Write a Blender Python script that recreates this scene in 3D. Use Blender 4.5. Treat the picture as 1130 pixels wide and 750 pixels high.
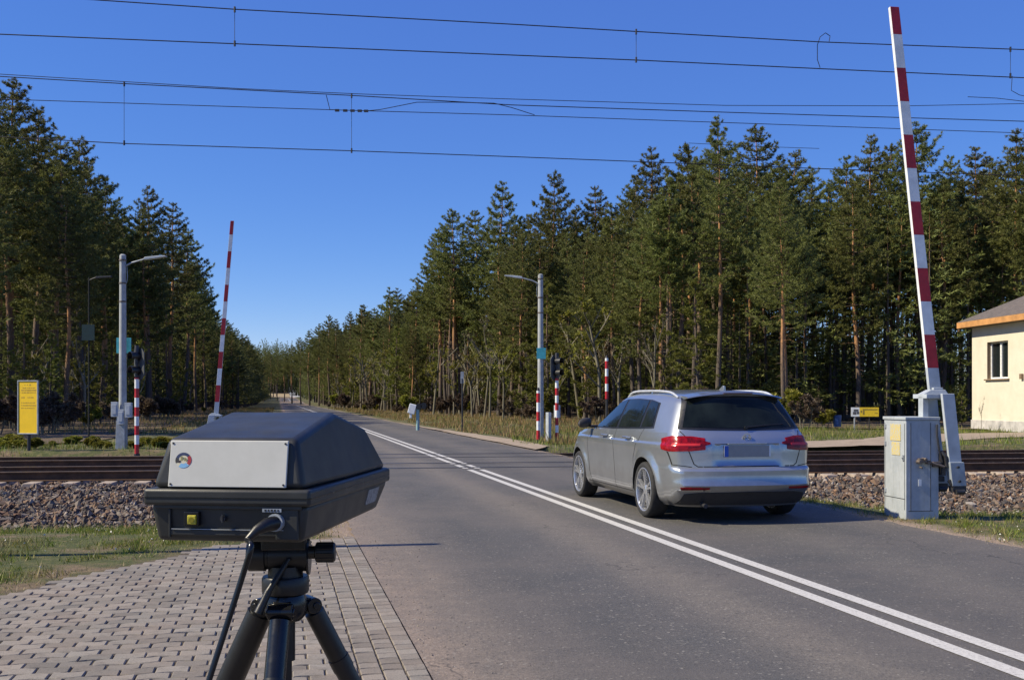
import bpy, bmesh, math, random
import numpy as np
from mathutils import Vector, Matrix
from mathutils.bvhtree import BVHTree

for o in list(bpy.data.objects):
    bpy.data.objects.remove(o, do_unlink=True)
random.seed(7)
RNG = np.random.default_rng(11)
R = math.radians
SC = bpy.context.scene
COL = SC.collection

# ---------------------------------------------------------------- camera
F = 1150.0            # focal length in photograph pixels (1130 wide)
CH = 1.35             # camera height
cam_d = bpy.data.cameras.new('camera')
cam_d.sensor_width = 36.0
cam_d.lens = 36.0 * F / 1130.0
cam_d.shift_y = 65.0 / 1130.0
cam_d.clip_end = 9000
cam = bpy.data.objects.new('camera', cam_d)
cam.location = (0, 0, CH)
cam.rotation_euler = (R(90), 0, 0)
COL.objects.link(cam)
SC.camera = cam

# ---------------------------------------------------------------- light
SUN_EL, SUN_TO = 43.0, (-0.985, -0.17)      # elevation, ground direction TOWARDS the sun
world = bpy.data.worlds.new('World')
SC.world = world
world.use_nodes = True
wn = world.node_tree
wn.nodes.clear()
wo = wn.nodes.new('ShaderNodeOutputWorld')
bg = wn.nodes.new('ShaderNodeBackground')
sky = wn.nodes.new('ShaderNodeTexSky')
sky.sky_type = 'NISHITA'
sky.sun_disc = False
sky.sun_elevation = R(SUN_EL)
sky.sun_rotation = math.atan2(SUN_TO[0], SUN_TO[1])
sky.altitude = 3500
sky.air_density = 1.25
sky.dust_density = 0.0
sky.ozone_density = 4.5
hs = wn.nodes.new('ShaderNodeHueSaturation')
hs.inputs['Saturation'].default_value = 1.30
tint = wn.nodes.new('ShaderNodeMix'); tint.data_type = 'RGBA'; tint.blend_type = 'MULTIPLY'; tint.inputs[0].default_value = 1.0
tint.inputs[7].default_value = (1.06, 0.94, 0.76, 1)
wn.links.new(sky.outputs[0], hs.inputs['Color'])
wn.links.new(hs.outputs[0], tint.inputs[6])
air = wn.nodes.new('ShaderNodeMix'); air.data_type = 'RGBA'; air.inputs[0].default_value = 0.3
air.inputs[7].default_value = (1.40, 1.85, 8.5, 1)      # even clear-air blue that flattens the gradient
wn.links.new(tint.outputs[2], air.inputs[6])
wn.links.new(air.outputs[2], bg.inputs[0])
bg.inputs[1].default_value = 0.105
wn.links.new(bg.outputs[0], wo.inputs[0])

sd = bpy.data.lights.new('sun', 'SUN')
sd.energy = 5.0
sd.angle = R(0.5)
sd.color = (1.0, 0.89, 0.67)
sun = bpy.data.objects.new('sun', sd)
tosun = Vector((SUN_TO[0] * math.cos(R(SUN_EL)), SUN_TO[1] * math.cos(R(SUN_EL)), math.sin(R(SUN_EL))))
sun.rotation_euler = tosun.to_track_quat('Z', 'Y').to_euler()
sun.location = (-30, -20, 40)
COL.objects.link(sun)

vs = SC.view_settings
vs.view_transform = 'Standard'
vs.look = 'None'
vs.gamma = 1
vs.exposure = 0.5
vs.use_curve_mapping = False

# ---------------------------------------------------------------- coordinate helpers
RD = Vector((-0.2190, 0.9757, 0))      # road direction
RT = Vector((0.9757, 0.2190, 0))       # to the right of the road
TD = Vector((0.9903, 0.1392, 0))       # railway direction
def road(s, t, z=0.0): return Vector((s * RD.x + t * RT.x, s * RD.y + t * RT.y, z))
def pix(u, v, Y): return Vector(((u - 565) / F * Y, Y, CH + (440 - v) / F * Y))
def gpix(u, Y, z=0.0): return Vector(((u - 565) / F * Y, Y, z))
def tq(X, Y): return -(X + 9.48) * 0.1392 + (Y - 19.3) * 0.9903
def rail(a, q, z=0.0):                 # point a metres along the tracks, q metres beyond the near rail
    return Vector((-9.48 + a * 0.9903 - q * 0.1392, 19.3 + a * 0.1392 + q * 0.9903, z))
def rt_(X, Y): return X * 0.9757 + Y * 0.2190
def sstep(a, b, x):
    t = np.clip((np.asarray(x, float) - a) / (b - a), 0, 1)
    return t * t * (3 - 2 * t)
ROAD_L, ROAD_R = 0.73, 6.57

# ---------------------------------------------------------------- object helpers
def link(o, parent=None):
    COL.objects.link(o)
    if parent is not None: o.parent = parent
    return o
def tag(o, label=None, cat=None, group=None, kind=None):
    if label: o['label'] = label
    if cat: o['category'] = cat
    if group: o['group'] = group
    if kind: o['kind'] = kind
    return o
def empty(name, loc, rz=0.0, label=None, cat=None, group=None):
    o = bpy.data.objects.new(name, None)
    o.empty_display_size = 0.2
    o.location = loc
    o.rotation_euler = (0, 0, rz)
    link(o)
    return tag(o, label, cat, group)
def copy_tree(o, parent=None):
    c = o.copy()
    COL.objects.link(c)
    if parent is not None: c.parent = parent
    for ch in list(o.children): copy_tree(ch, c)
    return c
def np_mesh(name, V, Fc, mats, midx=None, smooth=False, parent=None):
    """fast mesh from arrays; Fc is (n,k) with k = 3 or 4"""
    V = np.asarray(V, np.float32); Fc = np.asarray(Fc, np.int32)
    me = bpy.data.meshes.new(name)
    n, k = Fc.shape
    me.vertices.add(len(V)); me.vertices.foreach_set('co', V.ravel())
    me.loops.add(n * k); me.loops.foreach_set('vertex_index', Fc.ravel())
    me.polygons.add(n)
    me.polygons.foreach_set('loop_start', np.arange(0, n * k, k, dtype=np.int32))
    me.polygons.foreach_set('loop_total', np.full(n, k, np.int32))
    for m in (mats if isinstance(mats, (list, tuple)) else [mats]): me.materials.append(m)
    if midx is not None: me.polygons.foreach_set('material_index', np.asarray(midx, np.int32))
    me.polygons.foreach_set('use_smooth', np.full(n, smooth, bool))
    me.update(calc_edges=True)
    o = bpy.data.objects.new(name, me)
    return link(o, parent)

class MB:
    def __init__(s): s.v = []; s.f = []; s.m = []; s.cur = 0
    def add(s, vs, fs):
        b = len(s.v); s.v += [Vector(p) for p in vs]
        for f in fs: s.f.append([b + i for i in f]); s.m.append(s.cur)
        return s
    def box(s, c, d, M=None):
        hx, hy, hz = d[0] / 2, d[1] / 2, d[2] / 2
        P = [Vector((x * hx, y * hy, z * hz)) for z in (-1, 1) for y in (-1, 1) for x in (-1, 1)]
        if M is not None: P = [M @ p for p in P]
        c = Vector(c)
        return s.add([c + p for p in P], [(0, 2, 3, 1), (4, 5, 7, 6), (0, 1, 5, 4), (2, 6, 7, 3), (0, 4, 6, 2), (1, 3, 7, 5)])
    def hexa(s, P):   # 8 points: bottom ring of 4, top ring of 4 (same order)
        return s.add(P, [(3, 2, 1, 0), (4, 5, 6, 7), (0, 1, 5, 4), (1, 2, 6, 5), (2, 3, 7, 6), (3, 0, 4, 7)])
    def tube(s, pts, rad, n=12, cap=True):
        pts = [Vector(p) for p in pts]
        if not isinstance(rad, (list, tuple)): rad = [rad] * len(pts)
        vs = []; prev = None
        for i, p in enumerate(pts):
            d = (pts[min(i + 1, len(pts) - 1)] - pts[max(i - 1, 0)]).normalized()
            if prev is None:
                a = Vector((0, 0, 1)) if abs(d.z) < 0.9 else Vector((1, 0, 0))
                x = d.cross(a).normalized()
            else:
                x = (prev - d * prev.dot(d)).normalized()
            prev = x; y = d.cross(x)
            for k in range(n):
                a = 2 * math.pi * k / n
                vs.append(p + (x * math.cos(a) + y * math.sin(a)) * rad[i])
        fs = []
        for i in range(len(pts) - 1):
            for k in range(n):
                fs.append((i * n + k, i * n + (k + 1) % n, (i + 1) * n + (k + 1) % n, (i + 1) * n + k))
        if cap:
            fs.append(tuple(range(n - 1, -1, -1))); e = (len(pts) - 1) * n
            fs.append(tuple(range(e, e + n)))
        return s.add(vs, fs)
    def prism(s, poly, h0, h1, fn):   # fn(a,b,h) -> point
        n = len(poly)
        P = [fn(a, b, h0) for a, b in poly] + [fn(a, b, h1) for a, b in poly]
        fs = [tuple(range(n - 1, -1, -1)), tuple(range(n, 2 * n))]
        for i in range(n):
            j = (i + 1) % n; fs.append((i, j, n + j, n + i))
        return s.add(P, fs)
    def lathe(s, prof, n, fn, closed=True):   # prof [(r,h)], fn(x,y,h)
        vs = []
        for r, h in prof:
            for k in range(n):
                a = 2 * math.pi * k / n
                vs.append(fn(r * math.cos(a), r * math.sin(a), h))
        fs = []
        m = len(prof)
        for i in range(m if closed else m - 1):
            j = (i + 1) % m
            for k in range(n):
                fs.append((i * n + k, i * n + (k + 1) % n, j * n + (k + 1) % n, j * n + k))
        return s.add(vs, fs)
    def build(s, name, mats, parent=None, bevel=0, smooth=False, seg=2, angle=35):
        me = bpy.data.meshes.new(name)
        me.from_pydata([tuple(v) for v in s.v], [], s.f)
        for m in (mats if isinstance(mats, (list, tuple)) else [mats]): me.materials.append(m)
        me.polygons.foreach_set('material_index', np.array(s.m, np.int32))
        bm = bmesh.new(); bm.from_mesh(me)
        bmesh.ops.recalc_face_normals(bm, faces=bm.faces)
        bm.to_mesh(me); bm.free()
        if smooth:
            me.polygons.foreach_set('use_smooth', np.full(len(me.polygons), True))
            try: me.set_sharp_from_angle(angle=R(angle))
            except Exception: pass
        me.update()
        o = bpy.data.objects.new(name, me)
        if bevel:
            b = o.modifiers.new('bevel', 'BEVEL'); b.width = bevel; b.segments = seg; b.limit_method = 'ANGLE'; b.angle_limit = R(30)
            b.harden_normals = False
        return link(o, parent)

# ---------------------------------------------------------------- materials
class NT:
    def __init__(s, name):
        s.mat = bpy.data.materials.new(name); s.mat.use_nodes = True
        s.t = s.mat.node_tree; s.t.nodes.clear()
        s.out = s.t.nodes.new('ShaderNodeOutputMaterial')
    def n(s, typ, **kw):
        nd = s.t.nodes.new(typ)
        for k, v in kw.items():
            if k in nd.inputs: nd.inputs[k].default_value = v
            else: setattr(nd, k, v)
        return nd
    def l(s, a, b): s.t.links.new(a, b)
    def ramp(s, fac, stops, interp='LINEAR'):
        r = s.n('ShaderNodeValToRGB'); cr = r.color_ramp; cr.interpolation = interp
        while len(cr.elements) < len(stops): cr.elements.new(0.5)
        for e, (p, c) in zip(cr.elements, stops):
            e.position = p; e.color = (*c, 1) if len(c) == 3 else c
        s.l(fac, r.inputs[0]); return r.outputs[0]
    def mix(s, fac, a, b, mode='MIX'):
        m = s.n('ShaderNodeMix', data_type='RGBA', blend_type=mode)
        if hasattr(fac, 'is_linked') or hasattr(fac, 'links'): s.l(fac, m.inputs[0])
        else: m.inputs[0].default_value = fac
        for i, c in ((6, a), (7, b)):
            if isinstance(c, (tuple, list)): m.inputs[i].default_value = (*c[:3], 1)
            else: s.l(c, m.inputs[i])
        return m.outputs[2]
    def noise(s, vec, scale, detail=6, rough=0.55):
        nn = s.n('ShaderNodeTexNoise', Scale=scale, Detail=detail, Roughness=rough)
        if vec is not None: s.l(vec, nn.inputs['Vector'])
        return nn.outputs[0]
    def math(s, op, a, b=None, clamp=False):
        m = s.n('ShaderNodeMath', operation=op); m.use_clamp = clamp
        for i, c in ((0, a), (1, b)):
            if c is None: continue
            if isinstance(c, (int, float)): m.inputs[i].default_value = c
            else: s.l(c, m.inputs[i])
        return m.outputs[0]
    def bsdf(s, color, rough=0.6, metallic=0.0, **kw):
        b = s.n('ShaderNodeBsdfPrincipled')
        for key, c in (('Base Color', color), ('Roughness', rough), ('Metallic', metallic)):
            if isinstance(c, (tuple, list)): b.inputs[key].default_value = (*c[:3], 1)
            elif isinstance(c, (int, float)): b.inputs[key].default_value = c
            else: s.l(c, b.inputs[key])
        for k, v in kw.items(): b.inputs[k.replace('_', ' ')].default_value = v
        s.l(b.outputs[0], s.out.inputs[0]); s.b = b; return b
    def bump(s, h, strength=0.4, dist=0.01):
        b = s.n('ShaderNodeBump', Strength=strength, Distance=dist); s.l(h, b.inputs['Height'])
        s.l(b.outputs[0], s.b.inputs['Normal'])
    def pos(s): return s.n('ShaderNodeNewGeometry').outputs['Position']
    def obj(s): return s.n('ShaderNodeTexCoord').outputs['Object']

def simple(name, col, rough=0.5, metallic=0.0, var=0.12, scale=14, bump=0.15, **kw):
    """painted / plastic / metal surface with slight dirt and unevenness"""
    m = NT(name); p = m.obj()
    n1 = m.noise(p, scale, 8, 0.6)
    c = m.ramp(n1, [(0.3, tuple(x * (1 - var * 1.6) for x in col)), (0.7, tuple(min(1, x * (1 + var)) for x in col))])
    rr = m.math('ADD', m.math('MULTIPLY', m.noise(p, scale * 2.3, 5), 0.25), rough - 0.12, True)
    m.bsdf(c, rr, metallic, **kw)
    if bump: m.bump(m.noise(p, scale * 8, 4), bump, 0.002)
    return m.mat
M = {}
M['grey_paint'] = simple('grey_paint', (0.30, 0.34, 0.38), 0.55, var=0.18, scale=5)
M['light_grey_paint'] = simple('light_grey_paint', (0.42, 0.46, 0.50), 0.5, var=0.15, scale=5)
M['galv'] = simple('galvanised_steel', (0.34, 0.37, 0.40), 0.5, 0.3, var=0.2, scale=7)
M['concrete_pole'] = simple('concrete_pole', (0.34, 0.36, 0.37), 0.8, var=0.15, scale=6)
M['dark_metal'] = simple('dark_metal', (0.045, 0.045, 0.05), 0.5, 0.4, var=0.3, scale=20)
M['rusty'] = simple('worn_steel', (0.16, 0.13, 0.11), 0.6, 0.4, var=0.4, scale=25)
M['black'] = simple('black_plastic', (0.010, 0.0105, 0.012), 0.38, var=0.2, scale=20)
M['black_gloss'] = simple('black_gloss', (0.008, 0.009, 0.011), 0.24, var=0.2, scale=20, bump=0.05)
M['white'] = simple('white_paint', (0.72, 0.74, 0.75), 0.45, var=0.10, scale=8)
M['red'] = simple('red_paint', (0.42, 0.012, 0.022), 0.45, var=0.15, scale=8)
M['yellow'] = simple('yellow_paint', (0.85, 0.55, 0.008), 0.5, var=0.06, scale=4)
M['teal'] = simple('teal_plate', (0.05, 0.34, 0.42), 0.5, var=0.2, scale=8)
M['blue'] = simple('blue_plastic', (0.03, 0.09, 0.30), 0.5, var=0.2, scale=6)
M['glasslens'] = simple('dark_lens', (0.02, 0.012, 0.012), 0.12, bump=0)
M['faded_text'] = simple('faded_text', (0.20, 0.19, 0.14), 0.6, bump=0)
M['yellow_faded'] = simple('faded_yellow', (0.58, 0.50, 0.22), 0.6, var=0.25, scale=30)
# ================================================================ SETTING
PAVE = [road(-6, ROAD_L), road(10.3, ROAD_L), Vector((-2.66, 9.7, 0)), Vector((-3.17, 8.4, 0)), Vector((-3.55, 7.1, 0)), Vector((-4.4, 4.0, 0)), Vector((-4.9, -6, 0))]
def poly_dist(X, Y, P):
    """signed distance, negative inside"""
    X = np.asarray(X, float); Y = np.asarray(Y, float)
    d = np.full(X.shape, 1e9); ins = np.zeros(X.shape, bool)
    n = len(P)
    for i in range(n):
        a, b = P[i], P[(i + 1) % n]
        ex, ey = b.x - a.x, b.y - a.y
        t = np.clip(((X - a.x) * ex + (Y - a.y) * ey) / (ex * ex + ey * ey), 0, 1)
        d = np.minimum(d, np.hypot(X - a.x - t * ex, Y - a.y - t * ey))
        c = ((a.y > Y) != (b.y > Y)) & (X < (b.x - a.x) * (Y - a.y) / (b.y - a.y + 1e-12) + a.x)
        ins ^= c
    return np.where(ins, -d, d)
def H(X, Y):
    X = np.asarray(X, float); Y = np.asarray(Y, float)
    q = tq(X, Y)
    h = np.where(q < 2, -0.75 * sstep(-10.0, -2.9, q), -0.75 * (1 - sstep(7.0, 8.6, q)))
    t = X * 0.9757 + Y * 0.2190
    e = np.maximum(ROAD_L - t, t - ROAD_R)
    h = h * sstep(0.05, 2.4, e)
    pd = poly_dist(X, Y, PAVE)
    h = h * sstep(0.0, 1.6, pd)
    lump = 0.02 * np.sin(X * 1.7 + 1.3 * np.sin(Y * 0.9)) * np.sin(Y * 1.3 + X * 0.4)
    h = h + lump * sstep(0.3, 2, e) * sstep(0.2, 1.5, pd)
    far = sstep(220, 520, Y)
    h = h + far * 2.6
    return h - 0.012 - 0.06 * (1 - sstep(-0.25, 0.0, np.minimum(e, pd)))

def axis(lo, hi, step, far):
    a = list(np.arange(lo, hi + 1e-6, step)); s = step
    r = [hi]
    while r[-1] < far: s *= 1.35; r.append(r[-1] + s)
    s = step; l = [lo]
    while l[-1] > -far: s *= 1.35; l.append(l[-1] - s)
    return np.array(l[:0:-1] + a + r[1:])
xs = axis(-20, 20, 0.2, 4000); ys = axis(-1, 32, 0.2, 4000)
GX, GY = np.meshgrid(xs, ys)
V = np.stack([GX, GY, H(GX, GY)], -1).reshape(-1, 3)
nx, ny = len(xs), len(ys)
ii = (np.arange(ny - 1)[:, None] * nx + np.arange(nx - 1)[None, :]).ravel()
Fq = np.stack([ii, ii + 1, ii + nx + 1, ii + nx], -1)

def road_t(m, p):
    sp = m.n('ShaderNodeSeparateXYZ'); m.l(p, sp.inputs[0])
    return m.math('ADD', m.math('MULTIPLY', sp.outputs[0], 0.9757), m.math('MULTIPLY', sp.outputs[1], 0.2190)), sp
# soil + short turf, sandy by the road
m = NT('verge_ground'); p = m.pos()
soil = m.ramp(m.noise(p, 9, 8, 0.7), [(0.3, (0.085, 0.058, 0.034)), (0.7, (0.20, 0.145, 0.085))])
turf = m.ramp(m.noise(p, 7, 9, 0.8), [(0.3, (0.022, 0.030, 0.006)), (0.5, (0.055, 0.068, 0.012)), (0.62, (0.12, 0.105, 0.04)), (0.78, (0.21, 0.155, 0.075))])
k = m.ramp(m.noise(p, 1.3, 7, 0.65), [(0.36, (0, 0, 0)), (0.52, (1, 1, 1))])
base = m.mix(k, soil, turf)
sand = m.ramp(m.noise(p, 22, 8, 0.7), [(0.25, (0.17, 0.125, 0.09)), (0.75, (0.34, 0.26, 0.20))])
tt, sp = road_t(m, p)
wob = m.math('MULTIPLY', m.math('SUBTRACT', m.noise(p, 2.2, 6, 0.7), 0.5), 1.1)
e1 = m.math('MAXIMUM', m.math('SUBTRACT', ROAD_L, tt), m.math('SUBTRACT', tt, ROAD_R))
ew = m.math('ADD', e1, wob)
sm = m.ramp(ew, [(0.10, (1, 1, 1)), (0.50, (0, 0, 0))])
base = m.mix(sm, base, sand)
m.bsdf(base, 0.95); m.bump(m.noise(p, 30, 8, 0.7), 0.7, 0.03)
M['ground'] = m.mat
g = np_mesh('ground', V, Fq, M['ground'], smooth=True); tag(g, kind='structure')

def sheet(name, P, z, mat, fit=False, nn=1):
    """flat sheet, polygon fan in a grid of its own"""
    me = bpy.data.meshes.new(name)
    bm = bmesh.new()
    vs = [bm.verts.new((q.x, q.y, z)) for q in P]
    bm.faces.new(vs); bm.to_mesh(me); bm.free()
    me.materials.append(mat)
    o = bpy.data.objects.new(name, me); link(o); tag(o, kind='structure'); return o

# asphalt
m = NT('asphalt'); p = m.pos(); tt, sp = road_t(m, p)
mp = m.n('ShaderNodeMapping'); m.l(p, mp.inputs[0]); mp.inputs['Rotation'].default_value = (0, 0, R(12.65)); 
mp2 = m.n('ShaderNodeMapping'); mp2.vector_type = 'TEXTURE'
mp.inputs['Rotation'].default_value = (0, 0, -R(12.65)); 
mp.inputs['Scale'].default_value = (1.0, 0.16, 1)
streak = m.noise(mp.outputs[0], 1.6, 6, 0.6)
grain = m.noise(p, 170, 3, 0.9)
chips = m.n('ShaderNodeTexVoronoi', Scale=75.0); m.l(p, chips.inputs['Vector'])
mid = m.noise(p, 6, 7, 0.7)
# wheel tracks and the worn paler bands between them, as a function of distance across
tn = m.math('DIVIDE', m.math('SUBTRACT', tt, ROAD_L), ROAD_R - ROAD_L)
tnw = m.math('ADD', tn, m.math('MULTIPLY', m.math('SUBTRACT', streak, 0.5), 0.05))
lane = m.ramp(tnw, [(0.0, (0.235, 0.185, 0.150)), (0.06, (0.170, 0.142, 0.120)), (0.13, (0.090, 0.083, 0.079)), (0.19, (0.058, 0.059, 0.061)),
                    (0.27, (0.070, 0.070, 0.072)), (0.37, (0.140, 0.126, 0.112)), (0.44, (0.080, 0.077, 0.076)), (0.5, (0.066, 0.067, 0.069)),
                    (0.60, (0.056, 0.057, 0.059)), (0.72, (0.092, 0.088, 0.083)), (0.85, (0.056, 0.057, 0.059)), (0.95, (0.078, 0.074, 0.072)), (1.0, (0.125, 0.108, 0.092))], 'EASE')
c = m.mix(m.ramp(streak, [(0.35, (0, 0, 0)), (0.7, (1, 1, 1))]), lane, (0.115, 0.105, 0.097), 'MIX')
c = m.mix(0.72, c, lane)
c = m.mix(m.ramp(mid, [(0.3, (0, 0, 0)), (0.75, (0.55, 0.55, 0.55))]), c, (0.045, 0.046, 0.05))
c = m.mix(1.0, c, m.ramp(grain, [(0.30, (0.45, 0.45, 0.45)), (0.5, (1, 1, 1)), (0.70, (1.75, 1.7, 1.62))]), 'MULTIPLY')
c = m.mix(m.ramp(chips.outputs['Color'], [(0.84, (0, 0, 0)), (0.95, (0.75, 0.75, 0.75))]), c, (0.25, 0.24, 0.22))
c = m.mix(m.ramp(chips.outputs['Color'], [(0.08, (0.7, 0.7, 0.7)), (0.18, (0, 0, 0))]), c, (0.03, 0.03, 0.031))
c = m.mix(1.0, c, m.ramp(m.noise(p, 42, 5, 0.85), [(0.32, (0.66, 0.65, 0.63)), (0.5, (1.04, 1.02, 0.97)), (0.68, (1.60, 1.55, 1.46))]), 'MULTIPLY')
c = m.mix(m.ramp(m.noise(p, 0.55, 6, 0.7), [(0.42, (0, 0, 0)), (0.7, (0.55, 0.55, 0.55))]), c, (0.125, 0.108, 0.095))
ck = m.n('ShaderNodeTexVoronoi', Scale=0.45); ck.feature = 'DISTANCE_TO_EDGE'
wv = m.n('ShaderNodeVectorMath', operation='ADD'); nz_ = m.n('ShaderNodeTexNoise', Scale=2.5, Detail=6.0); m.l(p, nz_.inputs['Vector'])
sc_ = m.n('ShaderNodeVectorMath', operation='SCALE'); m.l(nz_.outputs['Color'], sc_.inputs[0]); sc_.inputs['Scale'].default_value = 0.9
m.l(p, wv.inputs[0]); m.l(sc_.outputs[0], wv.inputs[1]); m.l(wv.outputs[0], ck.inputs['Vector'])
crack = m.math('MULTIPLY', m.ramp(ck.outputs['Distance'], [(0.0, (1, 1, 1)), (0.006, (0, 0, 0))]), m.ramp(m.noise(p, 0.35, 3), [(0.52, (0, 0, 0)), (0.60, (0.8, 0.8, 0.8))]))
c = m.mix(crack, c, (0.022, 0.021, 0.02))
oil = m.ramp(m.noise(p, 0.9, 8, 0.8), [(0.60, (0, 0, 0)), (0.72, (0.45, 0.45, 0.45))])
c = m.mix(oil, c, (0.035, 0.034, 0.034))
m.bsdf(c, 0.82); m.bump(m.math('ADD', grain, chips.outputs['Distance']), 0.5, 0.004)
M['asphalt'] = m.mat
# road sheet with ragged edges
Ls, Rs = [], []
s = -8.0
while s < 420:
    j = 0.028 if s < 60 else 0.0
    Ls.append(road(s, ROAD_L + (random.uniform(-j, j) if s > 10.5 else 0.0), 0)); Rs.append(road(s, ROAD_R + random.uniform(-j, j) * 1.4, 0))
    s += 0.22 if s < 40 else (2 if s < 100 else 20)
def hz(p):  return 0.0 + 2.6 * float(sstep(220, 520, p.y))
V = []; Fq = []
for i, (a, b) in enumerate(zip(Ls, Rs)):
    V += [(a.x, a.y, hz(a)), (b.x, b.y, hz(b))]
    if i: Fq.append((2 * i - 2, 2 * i - 1, 2 * i + 1, 2 * i))
tag(np_mesh('road', V, Fq, M['asphalt']), kind='structure')

# road markings
m = NT('road_paint'); p = m.pos()
w = m.noise(p, 45, 6, 0.8)
c = m.ramp(w, [(0.30, (0.14, 0.135, 0.13)), (0.43, (0.42, 0.41, 0.39)), (0.7, (0.58, 0.57, 0.54))])
m.bsdf(c, 0.7); m.bump(m.noise(p, 170, 3, 0.9), 0.4, 0.003)
M['road_paint'] = m.mat
V = []; Fq = []
gr_q = [0.0, 1.5]
for t0 in (3.50, 3.735):
    for s0, s1 in ((-6, 19.55), (19.9, 21.0), (21.35, 400)):
        n = max(2, int((s1 - s0) / 1.0)) if s1 < 50 else 60
        for k in range(n):
            a = s0 + (s1 - s0) * k / n; b = s0 + (s1 - s0) * (k + 1) / n
            P = [road(a, t0), road(a, t0 + 0.112), road(b, t0 + 0.112), road(b, t0)]
            i = len(V); V += [(q.x, q.y, hz(q) + 0.004) for q in P]; Fq.append((i, i + 1, i + 2, i + 3))
tag(np_mesh('road_marking', V, Fq, M['road_paint']), kind='structure')

# flangeway grooves + rail heads of the two tracks set in the road
M['groove'] = simple('groove_rubber', (0.018, 0.017, 0.017), 0.7, bump=0)
M['rail_top'] = simple('rail_head_steel', (0.30, 0.28, 0.26), 0.35, 0.7, var=0.2, scale=10)
V = []; Fq = []; mi = []
for q in (0.0, 1.5, 3.7, 5.2):
    for o0, o1, z, mm in ((-0.09, -0.035, 0.004, 0), (0.035, 0.13, 0.004, 0), (-0.035, 0.035, 0.008, 1)):
        # clip the strip to the road band: find a for t = ROAD_L and ROAD_R
        pts = []
        for tb in (ROAD_L - 0.02, ROAD_R + 0.02):
            for qq in (q + o0, q + o1):
                b0 = rail(0, qq); t0 = rt_(b0.x, b0.y); dt = rt_(TD.x, TD.y)
                pts.append(rail((tb - t0) / dt, qq))
        i = len(V); V += [(P.x, P.y, z) for P in (pts[0], pts[2], pts[3], pts[1])]; Fq.append((i, i + 1, i + 2, i + 3)); mi.append(mm)
tag(np_mesh('crossing_grooves', V, Fq, [M['groove'], M['rail_top']], mi), kind='structure')

# paving base and pavers
m = NT('paver_joint'); p = m.pos()
m.bsdf(m.ramp(m.noise(p, 20, 6, 0.7), [(0.35, (0.055, 0.042, 0.030)), (0.55, (0.10, 0.078, 0.055)), (0.7, (0.06, 0.07, 0.02))]), 0.95); m.bump(m.noise(p, 80, 4), 0.5, 0.01)
M['joint'] = m.mat
sheet('paving_bed', PAVE, -0.008, M['joint'])
m = NT('concrete_paver'); p = m.pos()
gi = m.n('ShaderNodeNewGeometry').outputs['Random Per Island']
c = m.ramp(gi, [(0.0, (0.130, 0.117, 0.100)), (0.5, (0.182, 0.165, 0.142)), (1.0, (0.235, 0.215, 0.186))])
c = m.mix(m.ramp(m.noise(p, 2.0, 7, 0.7), [(0.4, (0, 0, 0)), (0.75, (0.6, 0.6, 0.6))]), c, (0.26, 0.20, 0.155))
c = m.mix(1.0, c, m.ramp(m.noise(p, 130, 4, 0.8), [(0.3, (0.6, 0.6, 0.6)), (0.5, (1, 1, 1)), (0.7, (1.3, 1.28, 1.25))]), 'MULTIPLY')
c = m.mix(m.ramp(m.noise(p, 11, 6, 0.7), [(0.52, (0, 0, 0)), (0.72, (0.65, 0.65, 0.65))]), c, (0.095, 0.080, 0.065))
m.bsdf(c, 0.85); m.bump(m.noise(p, 120, 4, 0.8), 0.5, 0.003)
M['paver'] = m.mat
mb = MB()
def paver(tc, sc, hw, hl, wav, gs):
    """block with straight sides and zigzag ends, slightly tilted"""
    c0 = road(sc, tc)
    pd_ = float(poly_dist(np.array([c0.x]), np.array([c0.y]), PAVE)[0])
    if pd_ > -0.01: return
    N = 5; out = []
    z0 = random.uniform(-0.0015, 0.003); rot = random.uniform(-0.01, 0.01); tl = random.uniform(-0.02, 0.02); tl2 = random.uniform(-0.02, 0.02)
    for side_ in (-1, 1):
        for k in range(N):
            f = (-1 + 2 * k / (N - 1)) * (-side_)
            w_ = wav * (0 if abs(f) > 0.9 else (1 if abs(f) < 0.1 else 0.75))
            out.append((f * hw, side_ * hl + w_ - wav * 0.4))
    vs = []
    for kk, z in ((1.0, -0.02), (1.0, -0.005), (0.93, 0.0)):
        for a_, b_ in out:
            aa = a_ * kk; bb = b_ * (1 if kk == 1 else 0.93)
            vs.append(road(sc + bb + rot * aa, tc + aa - rot * bb, z + z0 + tl * aa + tl2 * bb))
    n = len(out); fs = [tuple(range(2 * n, 3 * n))]
    for r in range(2):
        for k in range(n):
            k2 = (k + 1) % n; fs.append((r * n + k, r * n + k2, (r + 1) * n + k2, (r + 1) * n + k))
    mb.add(vs, fs)
for i in range(3):                       # border courses along the road
    tc = ROAD_L - 0.112 * (i + 0.5)
    sc = 1.2 + 0.04 * i
    while sc < 10.6: paver(tc, sc + random.uniform(-0.003, 0.003), 0.0525 - random.uniform(0, 0.002), 0.0525, 0.006 if i else 0.0, 0); sc += 0.112
PH, PWD = 0.112, 0.165
for r in range(int(9.6 / PH)):
    sc = 1.2 + r * PH
    for i in range(36):
        tc = ROAD_L - 0.112 * 3 - PWD * (i + 0.5) - (PWD / 2 if r % 2 else 0)
        paver(tc + random.uniform(-0.002, 0.002), sc + random.uniform(-0.002, 0.002), PWD / 2 - random.uniform(0.0025, 0.0058), PH / 2 - 0.002, 0.017 if i % 2 else -0.017, 0)
    if r % 2: paver(ROAD_L - 0.112 * 3 - PWD / 4, sc, PWD / 4 - 0.004, PH / 2 - 0.002, 0, 0)
o = mb.build('paving', M['paver']); tag(o, kind='structure')

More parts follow.
